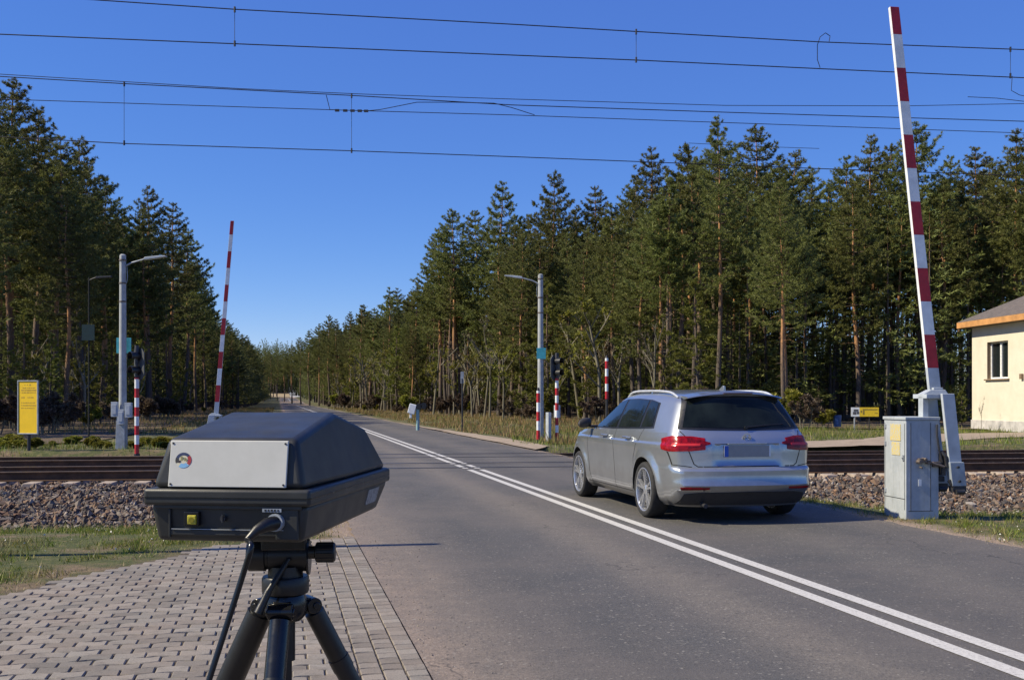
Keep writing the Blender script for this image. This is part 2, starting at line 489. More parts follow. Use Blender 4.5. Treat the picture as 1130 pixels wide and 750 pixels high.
# ---------------------------------------------------------------- railway bed
def bedz(q):
    q = np.asarray(q, float)
    return np.where(q < -0.8, -0.245 - 0.555 * np.clip((-0.8 - q) / 2.05, 0, 1), np.where(q > 6.0, -0.245 - 0.555 * np.clip((q - 6.0) / 2.1, 0, 1), -0.245))
aa = np.arange(-160, 200, 0.4); qq = np.concatenate([np.arange(-3.3, 8.6, 0.15)])
A, Q = np.meshgrid(aa, qq)
X = -9.48 + A * 0.9903 - Q * 0.1392; Y = 19.3 + A * 0.1392 + Q * 0.9903
Z = bedz(Q) + 0.015 * np.sin(A * 3.1 + Q * 2) * np.sin(A * 1.3 - Q * 4)
t = X * 0.9757 + Y * 0.2190; e = np.maximum(ROAD_L - t, t - ROAD_R)
Z = Z - 0.03 * (1 - sstep(-0.3, 0.2, e))
V = np.stack([X, Y, Z], -1).reshape(-1, 3); nx, ny = len(aa), len(qq)
ii = (np.arange(ny - 1)[:, None] * nx + np.arange(nx - 1)[None, :]).ravel()
Fq = np.stack([ii, ii + 1, ii + nx + 1, ii + nx], -1)
m = NT('ballast_bed_mat'); p = m.pos()
vo = m.n('ShaderNodeTexVoronoi', Scale=17.0); m.l(p, vo.inputs['Vector'])
c = m.ramp(vo.outputs['Color'], [(0.0, (0.05, 0.045, 0.04)), (0.5, (0.12, 0.10, 0.085)), (1.0, (0.22, 0.19, 0.16))])
c = m.mix(0.45, c, m.ramp(m.noise(p, 3, 6, 0.7), [(0.3, (0.10, 0.055, 0.03)), (0.7, (0.14, 0.13, 0.12))]))
m.bsdf(c, 0.95); m.bump(vo.outputs['Distance'], 1.0, 0.05)
M['ballast'] = m.mat
tag(np_mesh('ballast_bed', V, Fq, M['ballast'], smooth=True), kind='structure')

# stones, uncountable
m = NT('ballast_stone'); 
gi = m.n('ShaderNodeNewGeometry').outputs['Random Per Island']; p = m.pos()
c = m.ramp(gi, [(0.0, (0.03, 0.026, 0.024)), (0.18, (0.085, 0.08, 0.076)), (0.36, (0.12, 0.062, 0.030)), (0.5, (0.12, 0.112, 0.103)), (0.65, (0.17, 0.10, 0.055)), (0.8, (0.17, 0.155, 0.14)), (0.9, (0.22, 0.13, 0.07)), (0.97, (0.33, 0.30, 0.26))], 'LINEAR')
sp = m.n('ShaderNodeSeparateXYZ'); m.l(p, sp.inputs[0])
hm = m.ramp(m.math('ADD', sp.outputs[2], m.math('MULTIPLY', m.noise(p, 1.4, 5, 0.7), 0.5)), [(0.0, (0.12, 0.12, 0.12)), (0.14, (0.75, 0.75, 0.75))])
c = m.mix(hm, c, m.mix(0.5, c, (0.16, 0.07, 0.035)))
m.bsdf(c, 0.9); m.bump(m.noise(p, 90, 4), 0.3, 0.004)
M['stone'] = m.mat
def stones(name, P, size, mat):
    """P (n,3) centres; each stone an irregular octahedron-like rock of 6+ verts"""
    n = len(P)
    base = np.array([[1, 0, 0], [0.3, 0.95, 0.1], [-0.8, 0.6, -0.1], [-0.8, -0.6, 0.1], [0.3, -0.95, -0.1], [0.15, 0.1, 0.8], [-0.1, -0.1, -0.8]], float)
    fc = np.array([[0, 1, 5], [1, 2, 5], [2, 3, 5], [3, 4, 5], [4, 0, 5], [1, 0, 6], [2, 1, 6], [3, 2, 6], [4, 3, 6], [0, 4, 6]])
    k = len(base)
    D = base[None] * (1 + RNG.uniform(-0.3, 0.3, (n, k, 1))) + RNG.uniform(-0.18, 0.18, (n, k, 3))
    D *= RNG.uniform(0.6, 1.15, (n, 1, 3))
    q = RNG.normal(size=(n, 4)); q /= np.linalg.norm(q, axis=1)[:, None]
    w, x, y, z = q.T
    Rm = np.stack([1 - 2 * (y * y + z * z), 2 * (x * y - z * w), 2 * (x * z + y * w), 2 * (x * y + z * w), 1 - 2 * (x * x + z * z), 2 * (y * z - x * w), 2 * (x * z - y * w), 2 * (y * z + x * w), 1 - 2 * (x * x + y * y)], -1).reshape(n, 3, 3)
    D = np.einsum('nij,nkj->nki', Rm, D) * np.asarray(size).reshape(n, 1, 1)
    V = (P[:, None, :] + D).reshape(-1, 3)
    Fc = (fc[None] + (np.arange(n) * k)[:, None, None]).reshape(-1, 3)
    return np_mesh(name, V, Fc, mat)
def bed_points(n, q0, q1, a0, a1, power=1.0):
    a = RNG.uniform(a0, a1, n); q = q0 + (q1 - q0) * RNG.uniform(0, 1, n) ** power
    X = -9.48 + a * 0.9903 - q * 0.1392; Y = 19.3 + a * 0.1392 + q * 0.9903
    t = X * 0.9757 + Y * 0.2190; e = np.maximum(ROAD_L - t, t - ROAD_R)
    z = np.maximum(bedz(q), H(X, Y))
    k = (e > 0.12) & (H(X, Y) < bedz(q) + 0.05 + RNG.uniform(-0.1, 0.05, n)) & (np.abs(X) < 0.55 * Y + 3)
    return np.stack([X, Y, z], -1)[k]
P = np.concatenate([bed_points(36000, -3.1, -0.72, -6, 29), bed_points(9000, -0.72, 6.2, -6, 32), bed_points(2600, -3.9, -2.8, -6, 29)])
P[:, 2] += RNG.uniform(-0.01, 0.03, len(P))
sz = np.clip(RNG.lognormal(math.log(0.041), 0.36, len(P)), 0.016, 0.085)
tag(stones('ballast_stones', P, sz, M['stone']), kind='stuff', label='loose grey and brown track ballast stones heaped beside the rails', cat='gravel')
# grit along the road edges
n = 2600
s_ = RNG.uniform(4, 30, n); side = RNG.uniform(0, 1, n) < 0.5
t_ = np.where(side, ROAD_L + np.abs(RNG.normal(0, 0.28, n)), ROAD_R - np.abs(RNG.normal(0, 0.12, n)) + 0.05)
X = s_ * RD.x + t_ * RT.x; Y = s_ * RD.y + t_ * RT.y
P = np.stack([X, Y, np.full(n, 0.002)], -1)
M['grit'] = simple('road_grit', (0.24, 0.20, 0.16), 0.9, bump=0)
tag(stones('road_grit', P, RNG.uniform(0.002, 0.007, n), M['grit']), kind='stuff', label='fine grit scattered along the road edge', cat='grit')

# ---------------------------------------------------------------- tracks
M['rail_side'] = simple('rusty_rail', (0.075, 0.038, 0.020), 0.7, 0.2, var=0.3, scale=6)
M['sleeper'] = simple('old_concrete_sleeper', (0.33, 0.27, 0.22), 0.9, var=0.2, scale=8)
def track(q0, label):
    o = empty('railway_track', rail(0, q0 + 0.75, -0.2), math.atan2(TD.y, TD.x), label, 'railway track', 'railway tracks over the level crossing')
    for q in (-0.75, 0.75):
        mb = MB()
        prof = [(-0.07, -0.0), (0.07, 0.0), (0.07, 0.012), (0.012, 0.03), (0.010, 0.14), (0.036, 0.15), (0.036, 0.172), (0.028, 0.18), (-0.028, 0.18), (-0.036, 0.172), (-0.036, 0.15), (-0.010, 0.14), (-0.012, 0.03), (-0.07, 0.012)]
        # gap where the road covers it: a short stretch is simply lower, under the rubber
        mb.prism(prof, -150, 190, lambda a, b, h, q=q: Vector((h, q + a, b + 0.022)))
        r = mb.build('rail', [M['rail_side'], M['rail_top']], o)
        for pl in r.data.polygons:
            if pl.normal.z > 0.9 and pl.center.z > 0.15: pl.material_index = 1
    sl = None
    for k in range(58):
        a = -7 + k * 0.64
        P_ = rail(a, q0 + 0.75); t = rt_(P_.x, P_.y)
        if ROAD_L - 0.5 < t < ROAD_R + 0.5: continue
        if sl is None:
            mb = MB()
            mb.hexa([(-0.14, -1.3, -0.16), (0.14, -1.3, -0.16), (0.14, 1.3, -0.16), (-0.14, 1.3, -0.16), (-0.115, -1.28, 0.016), (0.115, -1.28, 0.016), (0.115, 1.28, 0.016), (-0.115, 1.28, 0.016)])
            c = mb.build('sleeper', M['sleeper'], o, bevel=0.012); sl = c
        else:
            c = sl.copy(); COL.objects.link(c); c.parent = o
        c.location = (a + random.uniform(-0.02, 0.02), random.uniform(-0.03, 0.03), 0.004 + random.uniform(-0.006, 0.006)); c.rotation_euler = (0, 0, random.uniform(-0.02, 0.02))
    return o
track(0.0, 'nearer rusty railway track with pale sleeper ends on ballast')
track(3.7, 'farther rusty railway track behind the nearer one')

# ---------------------------------------------------------------- grass
def grass_mat(name, stops):
    m = NT(name)
    gi = m.n('ShaderNodeNewGeometry').outputs['Random Per Island']; p = m.pos()
    c = m.ramp(gi, stops)
    c = m.mix(m.ramp(m.noise(p, 0.9, 5, 0.6), [(0.46, (0, 0, 0)), (0.66, (0.6, 0.6, 0.6))]), c, (0.25, 0.18, 0.08))
    b = m.bsdf(c, 0.6)
    tr = m.n('ShaderNodeBsdfTranslucent'); m.l(c, tr.inputs[0])
    mx = m.n('ShaderNodeMixShader'); mx.inputs[0].default_value = 0.3
    m.l(b.outputs[0], mx.inputs[1]); m.l(tr.outputs[0], mx.inputs[2]); m.l(mx.outputs[0], m.out.inputs[0])
    return m.mat
M['grass'] = grass_mat('short_grass', [(0.0, (0.050, 0.090, 0.008)), (0.4, (0.11, 0.175, 0.014)), (0.8, (0.20, 0.24, 0.025)), (0.93, (0.30, 0.26, 0.07)), (1.0, (0.42, 0.33, 0.16))])
M['dry_grass'] = grass_mat('dry_grass', [(0.0, (0.20, 0.12, 0.05)), (0.4, (0.30, 0.19, 0.085)), (0.60, (0.36, 0.25, 0.12)), (0.68, (0.14, 0.17, 0.03)), (1.0, (0.11, 0.15, 0.025))])
M['straw'] = grass_mat('straw', [(0.0, (0.26, 0.18, 0.085)), (0.5, (0.38, 0.28, 0.15)), (0.9, (0.48, 0.38, 0.23)), (1.0, (0.14, 0.16, 0.04))])
def blades(name, X, Y, h, w, mat, lean=0.6, z=None, label=None, cat='grass'):
    n = len(X); Z = H(X, Y) if z is None else z
    a = RNG.uniform(0, 2 * math.pi, n); b = RNG.uniform(0, 2 * math.pi, n)
    lx = np.cos(b) * h * lean * RNG.uniform(0, 1, n); ly = np.sin(b) * h * lean * RNG.uniform(0, 1, n)
    P0 = np.stack([X - np.cos(a) * w / 2, Y - np.sin(a) * w / 2, Z - 0.01], -1)
    P1 = np.stack([X + np.cos(a) * w / 2, Y + np.sin(a) * w / 2, Z - 0.01], -1)
    P2 = np.stack([X + lx, Y + ly, Z + h], -1)
    V = np.stack([P0, P1, P2], 1).reshape(-1, 3)
    o = np_mesh(name, V, np.arange(3 * n).reshape(n, 3), mat)
    return tag(o, kind='stuff', label=label, cat=cat)
def patchy(X, Y, seed, sc):
    r = np.random.default_rng(seed); v = np.zeros(len(X))
    for k in range(7):
        f = sc * 1.7 ** (k / 2); d = r.uniform(0, 6.28); v += np.sin((X * math.cos(d) + Y * math.sin(d)) * f + r.uniform(0, 6.28))
    return v / 7
def near_grass(n, x0, x1, y0, y1):
    X = RNG.uniform(x0, x1, n); Y = RNG.uniform(y0, y1, n)
    q = tq(X, Y); t = X * 0.9757 + Y * 0.2190; e = np.maximum(ROAD_L - t, t - ROAD_R); pd = poly_dist(X, Y, PAVE)
    den = (patchy(X, Y, 3, 2.5) + 0.35) * 1.8
    den = np.minimum(den, np.minimum(e, pd) * 1.6 + 0.05)
    den = np.minimum(den, (-2.5 - q) * 1.5 + 0.2)
    k = (e > 0.02) & (pd > -0.03) & (RNG.uniform(0, 1, n) < den) & (np.abs(X) < 0.52 * Y + 0.5)
    return X[k], Y[k]
X, Y = near_grass(420000, -12, -1, 5.5, 18)
X2, Y2 = near_grass(260000, 2.5, 13, 9, 20)
X = np.concatenate([X, X2]); Y = np.concatenate([Y, Y2])
hh = np.clip(RNG.lognormal(math.log(0.035), 0.45, len(X)), 0.012, 0.13)
tuft = np.clip(patchy(X, Y, 21, 7.0) * 2.2 + 0.75, 0.25, 2.2)
hh = np.clip(hh * tuft, 0.010, 0.14)
pdv = np.minimum(poly_dist(X, Y, PAVE), np.maximum(ROAD_L - (X * 0.9757 + Y * 0.2190), (X * 0.9757 + Y * 0.2190) - ROAD_R))
dry = RNG.uniform(0, 1, len(X)) < np.clip(0.85 - pdv * 1.6, 0.07, 0.8)
blades('grass', X[~dry], Y[~dry], hh[~dry], RNG.uniform(0.005, 0.012, (~dry).sum()), M['grass'], lean=1.1, label='short patchy green grass between ballast and road')
blades('dry_grass', X[dry], Y[dry], hh[dry] * 0.7, RNG.uniform(0.005, 0.012, dry.sum()), M['straw'], lean=2.2, label='flattened straw coloured grass edging the paving and the road')
k = RNG.uniform(0, 1, len(X)) < 0.0035
P = np.stack([X[k], Y[k], H(X[k], Y[k]) + 0.03], -1)
tag(stones('daisies', P, RNG.uniform(0.006, 0.014, len(P)), simple('pale_petals', (0.62, 0.60, 0.50), 0.8, bump=0)), kind='stuff', label='scattered pale specks of small flowers in the grass', cat='flowers')
# joint weeds in the paving
# beyond the tracks
n = 150000
X = RNG.uniform(-26, 30, n); Y = RNG.uniform(24, 52, n); q = tq(X, Y)
t = X * 0.9757 + Y * 0.2190; e = np.maximum(ROAD_L - t, t - ROAD_R)
PATH = [Vector((7.5, 31.5, 0)), Vector((11.5, 34.5, 0)), Vector((15, 39.5, 0)), Vector((22, 42, 0)), Vector((30, 43.5, 0)), Vector((30, 40.0, 0)), Vector((21, 38.8, 0)), Vector((16.0, 35.2, 0)), Vector((12.2, 31, 0)), Vector((8, 28.5, 0))]
pd = poly_dist(X, Y, PATH)
den = np.clip((patchy(X, Y, 5, 0.9) + 0.5) * 1.3, 0.05, 1)
k = (q > 6.6) & (e > 0.5) & (pd > 0) & (RNG.uniform(0, 1, n) < den) & (np.abs(X) < 0.5 * Y + 1) & np.where(X < 0, Y < 31.5 + 2 * patchy(X, Y, 12, 0.8), Y < 50)
hz_ = np.clip(RNG.lognormal(math.log(0.10), 0.5, k.sum()), 0.04, 0.45)
blades('verge_grass', X[k], Y[k], hz_, RNG.uniform(0.012, 0.03, k.sum()), M['grass'], label='rough green grass on the far side of the tracks')
n = 120000
t = np.where(RNG.uniform(0, 1, n) < 0.72, RNG.uniform(7.4, 20, n), RNG.uniform(-9, -0.5, n)); s = 30 + 130 * RNG.uniform(0, 1, n) ** 1.6
X = s * RD.x + t * RT.x; Y = s * RD.y + t * RT.y
pd = poly_dist(X, Y, PATH)
k = (np.abs(X) < 0.5 * Y + 2) & (pd > 0.1) & ((patchy(X, Y, 9, 0.6) > -0.2)) & ((Y > 40) | (t < 9.5) & (t > 8)) & ~((X > 16) & (Y < 52))
hz_ = np.clip(RNG.lognormal(math.log(0.13), 0.5, k.sum()), 0.05, 0.6)
blades('dry_verge_grass', X[k], Y[k], hz_, RNG.uniform(0.02, 0.05, k.sum()), M['dry_grass'], label='tall straw coloured dry grass along the forest edge')

# path, field, forest floor
m = NT('sandy_path'); p = m.pos()
m.bsdf(m.ramp(m.noise(p, 2.5, 8, 0.7), [(0.3, (0.20, 0.155, 0.11)), (0.7, (0.36, 0.29, 0.22))]), 0.95); m.bump(m.noise(p, 25, 6), 0.6, 0.02)
M['sand'] = m.mat
def rag(P, amp, n):
    out = []
    for i in range(len(P)):
        a, b = P[i], P[(i + 1) % len(P)]
        for k in range(n):
            f = k / n; q = a.lerp(b, f); out.append(q + Vector((random.uniform(-amp, amp), random.uniform(-amp, amp), 0)))
    return out
sheet('dirt_path', rag(PATH, 0.16, 10), 0.022, M['sand'])
sheet('sandy_lay_by', rag([road(26.6, ROAD_R + 0.03), road(28.5, ROAD_R + 0.9), road(33, ROAD_R + 1.0), road(48, ROAD_R + 0.35), road(60, ROAD_R + 0.02)], 0.05, 14), 0.024, M['sand'])
m = NT('forest_litter'); p = m.pos()
m.bsdf(m.ramp(m.noise(p, 1.1, 8, 0.75), [(0.3, (0.05, 0.034, 0.022)), (0.5, (0.12, 0.08, 0.05)), (0.62, (0.06, 0.07, 0.025)), (0.75, (0.17, 0.125, 0.075))]), 0.95); m.bump(m.noise(p, 6, 8, 0.7), 0.8, 0.1)
M['litter'] = m.mat
sheet('forest_floor_left', [road(29, -8), road(36, -5.5), road(60, -5), road(420, -6), road(420, -190), road(0, -90), road(22, -26)], 0.03, M['litter'])
sheet('forest_floor_right', [road(46, 20), road(60, 15.5), road(100, 10.5), road(200, 9), road(420, 9), road(420, 240), road(20, 140), road(30, 50), road(42, 26)], 0.03, M['litter'])
m = NT('straw_field'); p = m.pos()
m.bsdf(m.ramp(m.noise(p, 0.05, 6, 0.6), [(0.3, (0.22, 0.17, 0.09)), (0.7, (0.34, 0.26, 0.15))]), 0.95)
M['field'] = m.mat
V = []; Fq = []
for i, s in enumerate(np.linspace(425, 640, 12)):
    for j, t in enumerate(np.linspace(-13, 5, 8)):
        P_ = road(s, t); V.append((P_.x, P_.y, float(H(np.array([P_.x]), np.array([P_.y]))[0]) + 0.15 + 4.5 * float(sstep(425, 640, s))))
        if i and j: b = i * 8 + j; Fq.append((b - 9, b - 8, b, b - 1))
tag(np_mesh('field', V, Fq, M['field'], smooth=True), kind='structure')
# ================================================================ HOUSE
def build_house():
    A = Vector((20.75, 47.0, 0)); dx = Vector((0.075, -0.997, 0)).normalized(); dn = Vector((0.997, 0.075, 0))  # dn: into the house
    rz = math.atan2(dx.y, dx.x)
    o = empty('house', A, rz, 'cream rendered house with grey hipped roof and orange eaves by the tracks', 'house')
    # local: x along the visible wall (towards the camera), y: left of it = into the house side is +y
    L, D, h = 9.5, 8.0, 4.55
    m = NT('cream_render'); p = m.obj()
    c = m.ramp(m.noise(p, 1.2, 8, 0.7), [(0.3, (0.56, 0.51, 0.40)), (0.6, (0.64, 0.59, 0.475)), (0.8, (0.66, 0.62, 0.52))])
    c = m.mix(m.ramp(m.noise(p, 4.5, 8, 0.8), [(0.62, (0, 0, 0)), (0.72, (0.35, 0.35, 0.35))]), c, (0.42, 0.34, 0.24))
    m.bsdf(c, 0.9); m.bump(m.noise(p, 60, 5), 0.3, 0.01); M['render'] = m.mat
    M['plinth'] = simple('plinth_render', (0.46, 0.44, 0.42), 0.9, var=0.2, scale=3)
    M['fascia'] = simple('orange_varnished_wood', (0.50, 0.25, 0.09), 0.6, var=0.2, scale=3)
    M['soffit'] = simple('soffit', (0.20, 0.14, 0.09), 0.8)
    M['frame'] = simple('window_frame_white', (0.75, 0.75, 0.74), 0.4, bump=0)
    # wall mesh with window opening: tiles around
    w0, w1, z0, z1 = 1.28, 2.95, 2.22, 3.83
    mb = MB()
    T = 0.35
    def wbox(xa, xb, za, zb): mb.box(((xa + xb) / 2, T / 2, (za + zb) / 2), (xb - xa, T, zb - za))
    wbox(0, w0, 0.42, h); wbox(w1, 5.2, 0.42, h); wbox(w0, w1, 0.42, z0); wbox(w0, w1, z1, h)
    wbox(6.8, L, 0.42, h); wbox(5.2, 6.8, 0.42, z0); wbox(5.2, 6.8, z1, h)
    mb.box((T / 2, D / 2 + T / 2, (h + 0.42) / 2), (T, D - T, h - 0.42)); mb.box((L - T / 2, D / 2 + T / 2, (h + 0.42) / 2), (T, D - T, h - 0.42))
    mb.box((L / 2, D - T / 2, (h + 0.42) / 2), (L - 2 * T, T, h - 0.42))
    mb.build('wall', M['render'], o)
    mb = MB(); mb.box((L / 2 + 0.0, D / 2, 0.17), (L + 0.08, D + 0.08, 0.5)); mb.build('plinth', M['plinth'], o, bevel=0.01)
    # roof: hipped with eaves 0.45
    e = 0.45; zt = h + 0.22; rr = 2.35
    m = NT('fibre_slate'); p = m.obj()
    br = m.n('ShaderNodeTexBrick', Scale=3.2); m.l(p, br.inputs['Vector'])
    br.inputs['Color1'].default_value = (0.10, 0.085, 0.075, 1); br.inputs['Color2'].default_value = (0.145, 0.125, 0.11, 1); br.inputs['Mortar'].default_value = (0.05, 0.045, 0.045, 1)
    br.inputs['Mortar Size'].default_value = 0.03
    c = m.mix(m.ramp(m.noise(p, 2, 7, 0.7), [(0.4, (0, 0, 0)), (0.75, (0.7, 0.7, 0.7))]), br.outputs['Color'], (0.15, 0.12, 0.11))
    m.bsdf(c, 0.8); m.bump(br.outputs['Fac'], 0.4, 0.02); M['slate'] = m.mat
    P = [(-e, -e, zt), (L + e, -e, zt), (L + e, D + e, zt), (-e, D + e, zt)]
    Rg = [(4.4 - 0.0, D / 2, zt + rr), (L - 4.4, D / 2, zt + rr)]
    Q = [(x, y, z + 0.06) for x, y, z in P]; Rq = [(x, y, z + 0.06) for x, y, z in Rg]
    mb = MB(); mb.add(Q + Rq + P, [(0, 1, 5, 4), (1, 2, 5), (2, 3, 4, 5), (3, 0, 4), (0, 6, 7, 1), (1, 7, 8, 2), (2, 8, 9, 3), (3, 9, 6, 0), (9, 8, 7, 6)])
    rf = mb.build('roof', M['slate'], o)
    mb = MB()
    for (a, b) in ((P[0], P[1]), (P[1], P[2]), (P[2], P[3]), (P[3], P[0])):
        a = Vector(a); b = Vector(b); d = (b - a).normalized(); nrm = Vector((d.y, -d.x, 0))
        c0 = a - d * 0.01; c1 = b + d * 0.01
        mb.hexa([c0 + Vector((0, 0, -0.22)), c1 + Vector((0, 0, -0.22)), c1 + nrm * 0.03 + Vector((0, 0, -0.22)), c0 + nrm * 0.03 + Vector((0, 0, -0.22)),
                 c0 + Vector((0, 0, 0.03)), c1 + Vector((0, 0, 0.03)), c1 + nrm * 0.03 + Vector((0, 0, 0.03)), c0 + nrm * 0.03 + Vector((0, 0, 0.03))])
    mb.build('fascia', M['fascia'], rf)
    mb = MB(); mb.box((L / 2, D / 2, h + 0.03), (L + 2 * e - 0.04, D + 2 * e - 0.04, 0.04)); mb.build('soffit', M['soffit'], rf)
    M['pane'] = simple('window_glass', (0.012, 0.016, 0.018), 0.06, bump=0, var=0.05)
    M['brown'] = simple('brown_trim', (0.20, 0.14, 0.09), 0.7)
    for xa, xb in ((w0, w1), (5.2, 6.8)):
        wn_ = MB(); f = 0.07; y = 0.20
        for c, d in (((xa + f / 2, y, (z0 + z1) / 2), (f, 0.07, z1 - z0)), ((xb - f / 2, y, (z0 + z1) / 2), (f, 0.07, z1 - z0)),
                     (((xa + xb) / 2, y, z0 + f / 2), (xb - xa - 2 * f, 0.07, f)), (((xa + xb) / 2, y, z1 - f / 2), (xb - xa - 2 * f, 0.07, f)), (((xa + xb) / 2, y - 0.005, (z0 + z1) / 2), (0.12, 0.08, z1 - z0 - 2 * f))):
            wn_.box(c, d)
        w = wn_.build('window', M['frame'], o, bevel=0.006)
        mb = MB(); mb.box(((xa + xb) / 2, y + 0.02, (z0 + z1) / 2), (xb - xa - 0.1, 0.01, z1 - z0 - 0.1)); mb.build('pane', M['pane'], w)
        mb = MB(); mb.box(((xa + xb) / 2, 0.04, z0 - 0.035), (xb - xa + 0.24, 0.26, 0.06)); mb.build('sill', M['brown'], w, bevel=0.006)
        mb = MB(); mb.box((xa + 0.005, 0.085, (z0 + z1) / 2), (0.012, 0.155, z1 - z0)); mb.box(((xa + xb) / 2, 0.085, z1 - 0.008), (xb - xa, 0.155, 0.012)); mb.build('reveal', M['brown'], w)
    mb = MB(); mb.box((5.4, 5.0, zt + rr - 0.1), (0.55, 0.45, 1.3)); mb.build('chimney', simple('chimney_brick', (0.28, 0.13, 0.09), 0.9, var=0.3, scale=8), rf, bevel=0.01)
    mb = MB(); mb.box((4.05, -0.06, 2.28), (0.16, 0.10, 0.22)); mb.build('meter_box', M['brown'], o, bevel=0.01)
build_house()

# ================================================================ BARRIERS
def boom_mesh(mb, zb, zt, x0, lean, wb, wt, dep, z_first=1.726, seg=0.381):
    """tapered square boom, horizontal bands painted by material slot: 0 white 1 red 2 grey; side edge stays white"""
    def X(zz): return x0 - (zz - zb) * lean
    def W(zz): f = (zz - zb) / (zt - zb); return wb + (wt - wb) * f
    z = zb; k = 0; nxt = z_first
    while z < zt - 1e-3:
        z2 = min(zt, nxt); nxt += seg
        col = 2 if k == 0 else (1 if k % 2 else 0)
        a, b = W(z) / 2, W(z2) / 2
        P = [(X(z) - a, -dep / 2, z), (X(z) + a, -dep / 2, z), (X(z) + a, dep / 2, z), (X(z) - a, dep / 2, z),
             (X(z2) - b, -dep / 2, z2), (X(z2) + b, -dep / 2, z2), (X(z2) + b, dep / 2, z2), (X(z2) - b, dep / 2, z2)]
        base = len(mb.f); mb.hexa(P)
        for fi, mm in enumerate((0, col, col, col, col, 0 if col == 1 else col)): mb.m[base + fi] = mm
        z = z2; k += 1
def build_barrier():
    o = empty('level_crossing_barrier', (4.637, 11.977, -0.02), R(8.0), 'raised red and white barrier with grey cabinet beside the silver car', 'barrier', 'level crossing barriers')
    cab = MB()
    cab.box((0, 0.10, 0.565), (0.40, 0.50, 1.13))
    body = cab.build('cabinet', M['grey_cab'], o, bevel=0.008)
    mb = MB(); mb.box((0.0, 0.10, 1.148), (0.425, 0.525, 0.035)); mb.build('cabinet_lid', M['grey_cab'], body, bevel=0.006)
    # seams, hinges and lock of the cabinet doors
    mb = MB()
    mb.box((-0.2015, 0.10, 0.235), (0.004, 0.46, 0.006))
    mb.box((-0.2015, -0.125, 0.6), (0.004, 0.005, 0.98)); mb.box((-0.2015, 0.325, 0.6), (0.004, 0.005, 0.98))
    mb.box((-0.14, -0.1515, 0.6), (0.005, 0.004, 1.0)); mb.box((0.10, -0.1515, 0.6), (0.005, 0.004, 1.0)); mb.box((-0.02, -0.1515, 0.10), (0.30, 0.004, 0.006))
    mb.build('door_seam', M['dark_metal'], body)
    for z in (0.30, 0.85, 1.05):
        mb = MB(); mb.box((-0.205, 0.31, z), (0.014, 0.03, 0.05)); mb.build('hinge', M['galv'], body, bevel=0.003)
    mb = MB(); mb.box((-0.205, -0.10, 0.70), (0.012, 0.03, 0.07)); mb.tube([(-0.20, -0.10, 0.70), (-0.225, -0.10, 0.70)], 0.008, 8)
    mb.build('door_lock', M['galv'], body, bevel=0.003)
    mb = MB(); mb.box((-0.203, 0.08, 0.985), (0.005, 0.24, 0.19)); mb.box((-0.203, 0.07, 0.80), (0.005, 0.19, 0.15)); mb.build('notice', M['yellow_sticker'], body)
    mb = MB(); mb.box((-0.03, -0.153, 0.42), (0.035, 0.004, 0.075)); mb.build('tag_plate', M['white'], body)
    # pivot shaft and crank on the front of the cabinet
    mb = MB(); mb.tube([(0.18, 0, 0.66), (0.44, 0, 0.66)], 0.035, 16); mb.tube([(0.30, -0.20, 0.66), (0.30, 0.20, 0.66)], 0.04, 16)
    mb.build('pivot_shaft', M['dark_metal'], o, smooth=True)
    mb = MB()
    mb.box((-0.02, -0.185, 0.675), (0.09, 0.05, 0.05)); mb.tube([(-0.07, -0.19, 0.69), (0.24, -0.20, 0.60)], 0.014, 8)
    mb.tube([(-0.06, -0.15, 0.66), (-0.06, -0.225, 0.66)], 0.022, 8); mb.tube([(0.0, -0.15, 0.69), (0.0, -0.235, 0.69)], 0.017, 8)
    mb.tube([(0.05, -0.15, 0.655), (0.05, -0.215, 0.655)], 0.024, 8); mb.box((0.16, -0.175, 0.63), (0.10, 0.035, 0.06)); mb.tube([(-0.03, -0.15, 0.60), (-0.03, -0.20, 0.59)], 0.010, 8)
    mb.build('crank_linkage', M['rusty'], o, bevel=0.003)
    mb = MB(); mb.box((0.235, -0.12, 0.70), (0.06, 0.10, 0.10)); mb.box((0.245, -0.14, 0.56), (0.05, 0.08, 0.12)); mb.tube([(0.21, -0.17, 0.78), (0.25, -0.20, 0.72), (0.27, -0.20, 0.60)], 0.02, 8); mb.box((0.24, -0.10, 0.46), (0.07, 0.09, 0.06)); mb.build('drive_bracket', M['dark_metal'], o, bevel=0.004)
    # cabinet conduit running down at right side
    mb = MB(); mb.tube([(0.17, -0.165, 1.08), (0.16, -0.185, 0.95), (0.19, -0.18, 0.78), (0.23, -0.18, 0.64)], 0.012, 8); mb.build('cable', M['dark_metal'], o, smooth=True)
    # two arms of the fork (counterweights) either side of the pivot
    ln = 0.114
    def X(z, x0=0.335): return x0 - (z - 0.9) * ln
    arms = []
    for y, full in ((-0.20, True), (0.17, False)):
        mb = MB(); w = 0.075
        zb_ = 0.60
        P = []
        for z in (zb_, 1.43):
            for dx, dy in ((-w, -0.022), (w, -0.022), (w, 0.022), (-w, 0.022)): P.append((X(z) + dx, y + dy, z))
        mb.hexa(P)
        arm = mb.build('counterweight_arm', M['light_grey_paint'], o, bevel=0.006)
        mb = MB(); P = []
        for z in (0.385, 0.655):
            for dx, dy in ((-w - 0.01, -0.05), (w + 0.012, -0.05), (w + 0.012, 0.05), (-w - 0.01, 0.05)): P.append((X(z) + dx, y + dy, z))
        mb.hexa(P); mb.build('counterweight', M['grey_paint'], arm, bevel=0.006)
        mb = MB()
        for zz in (0.44, 0.60):
            mb.tube([(X(zz), y - 0.075, zz), (X(zz), y + 0.06, zz)], 0.014, 8); mb.build('bolt', M['dark_metal'], arm); mb = MB()
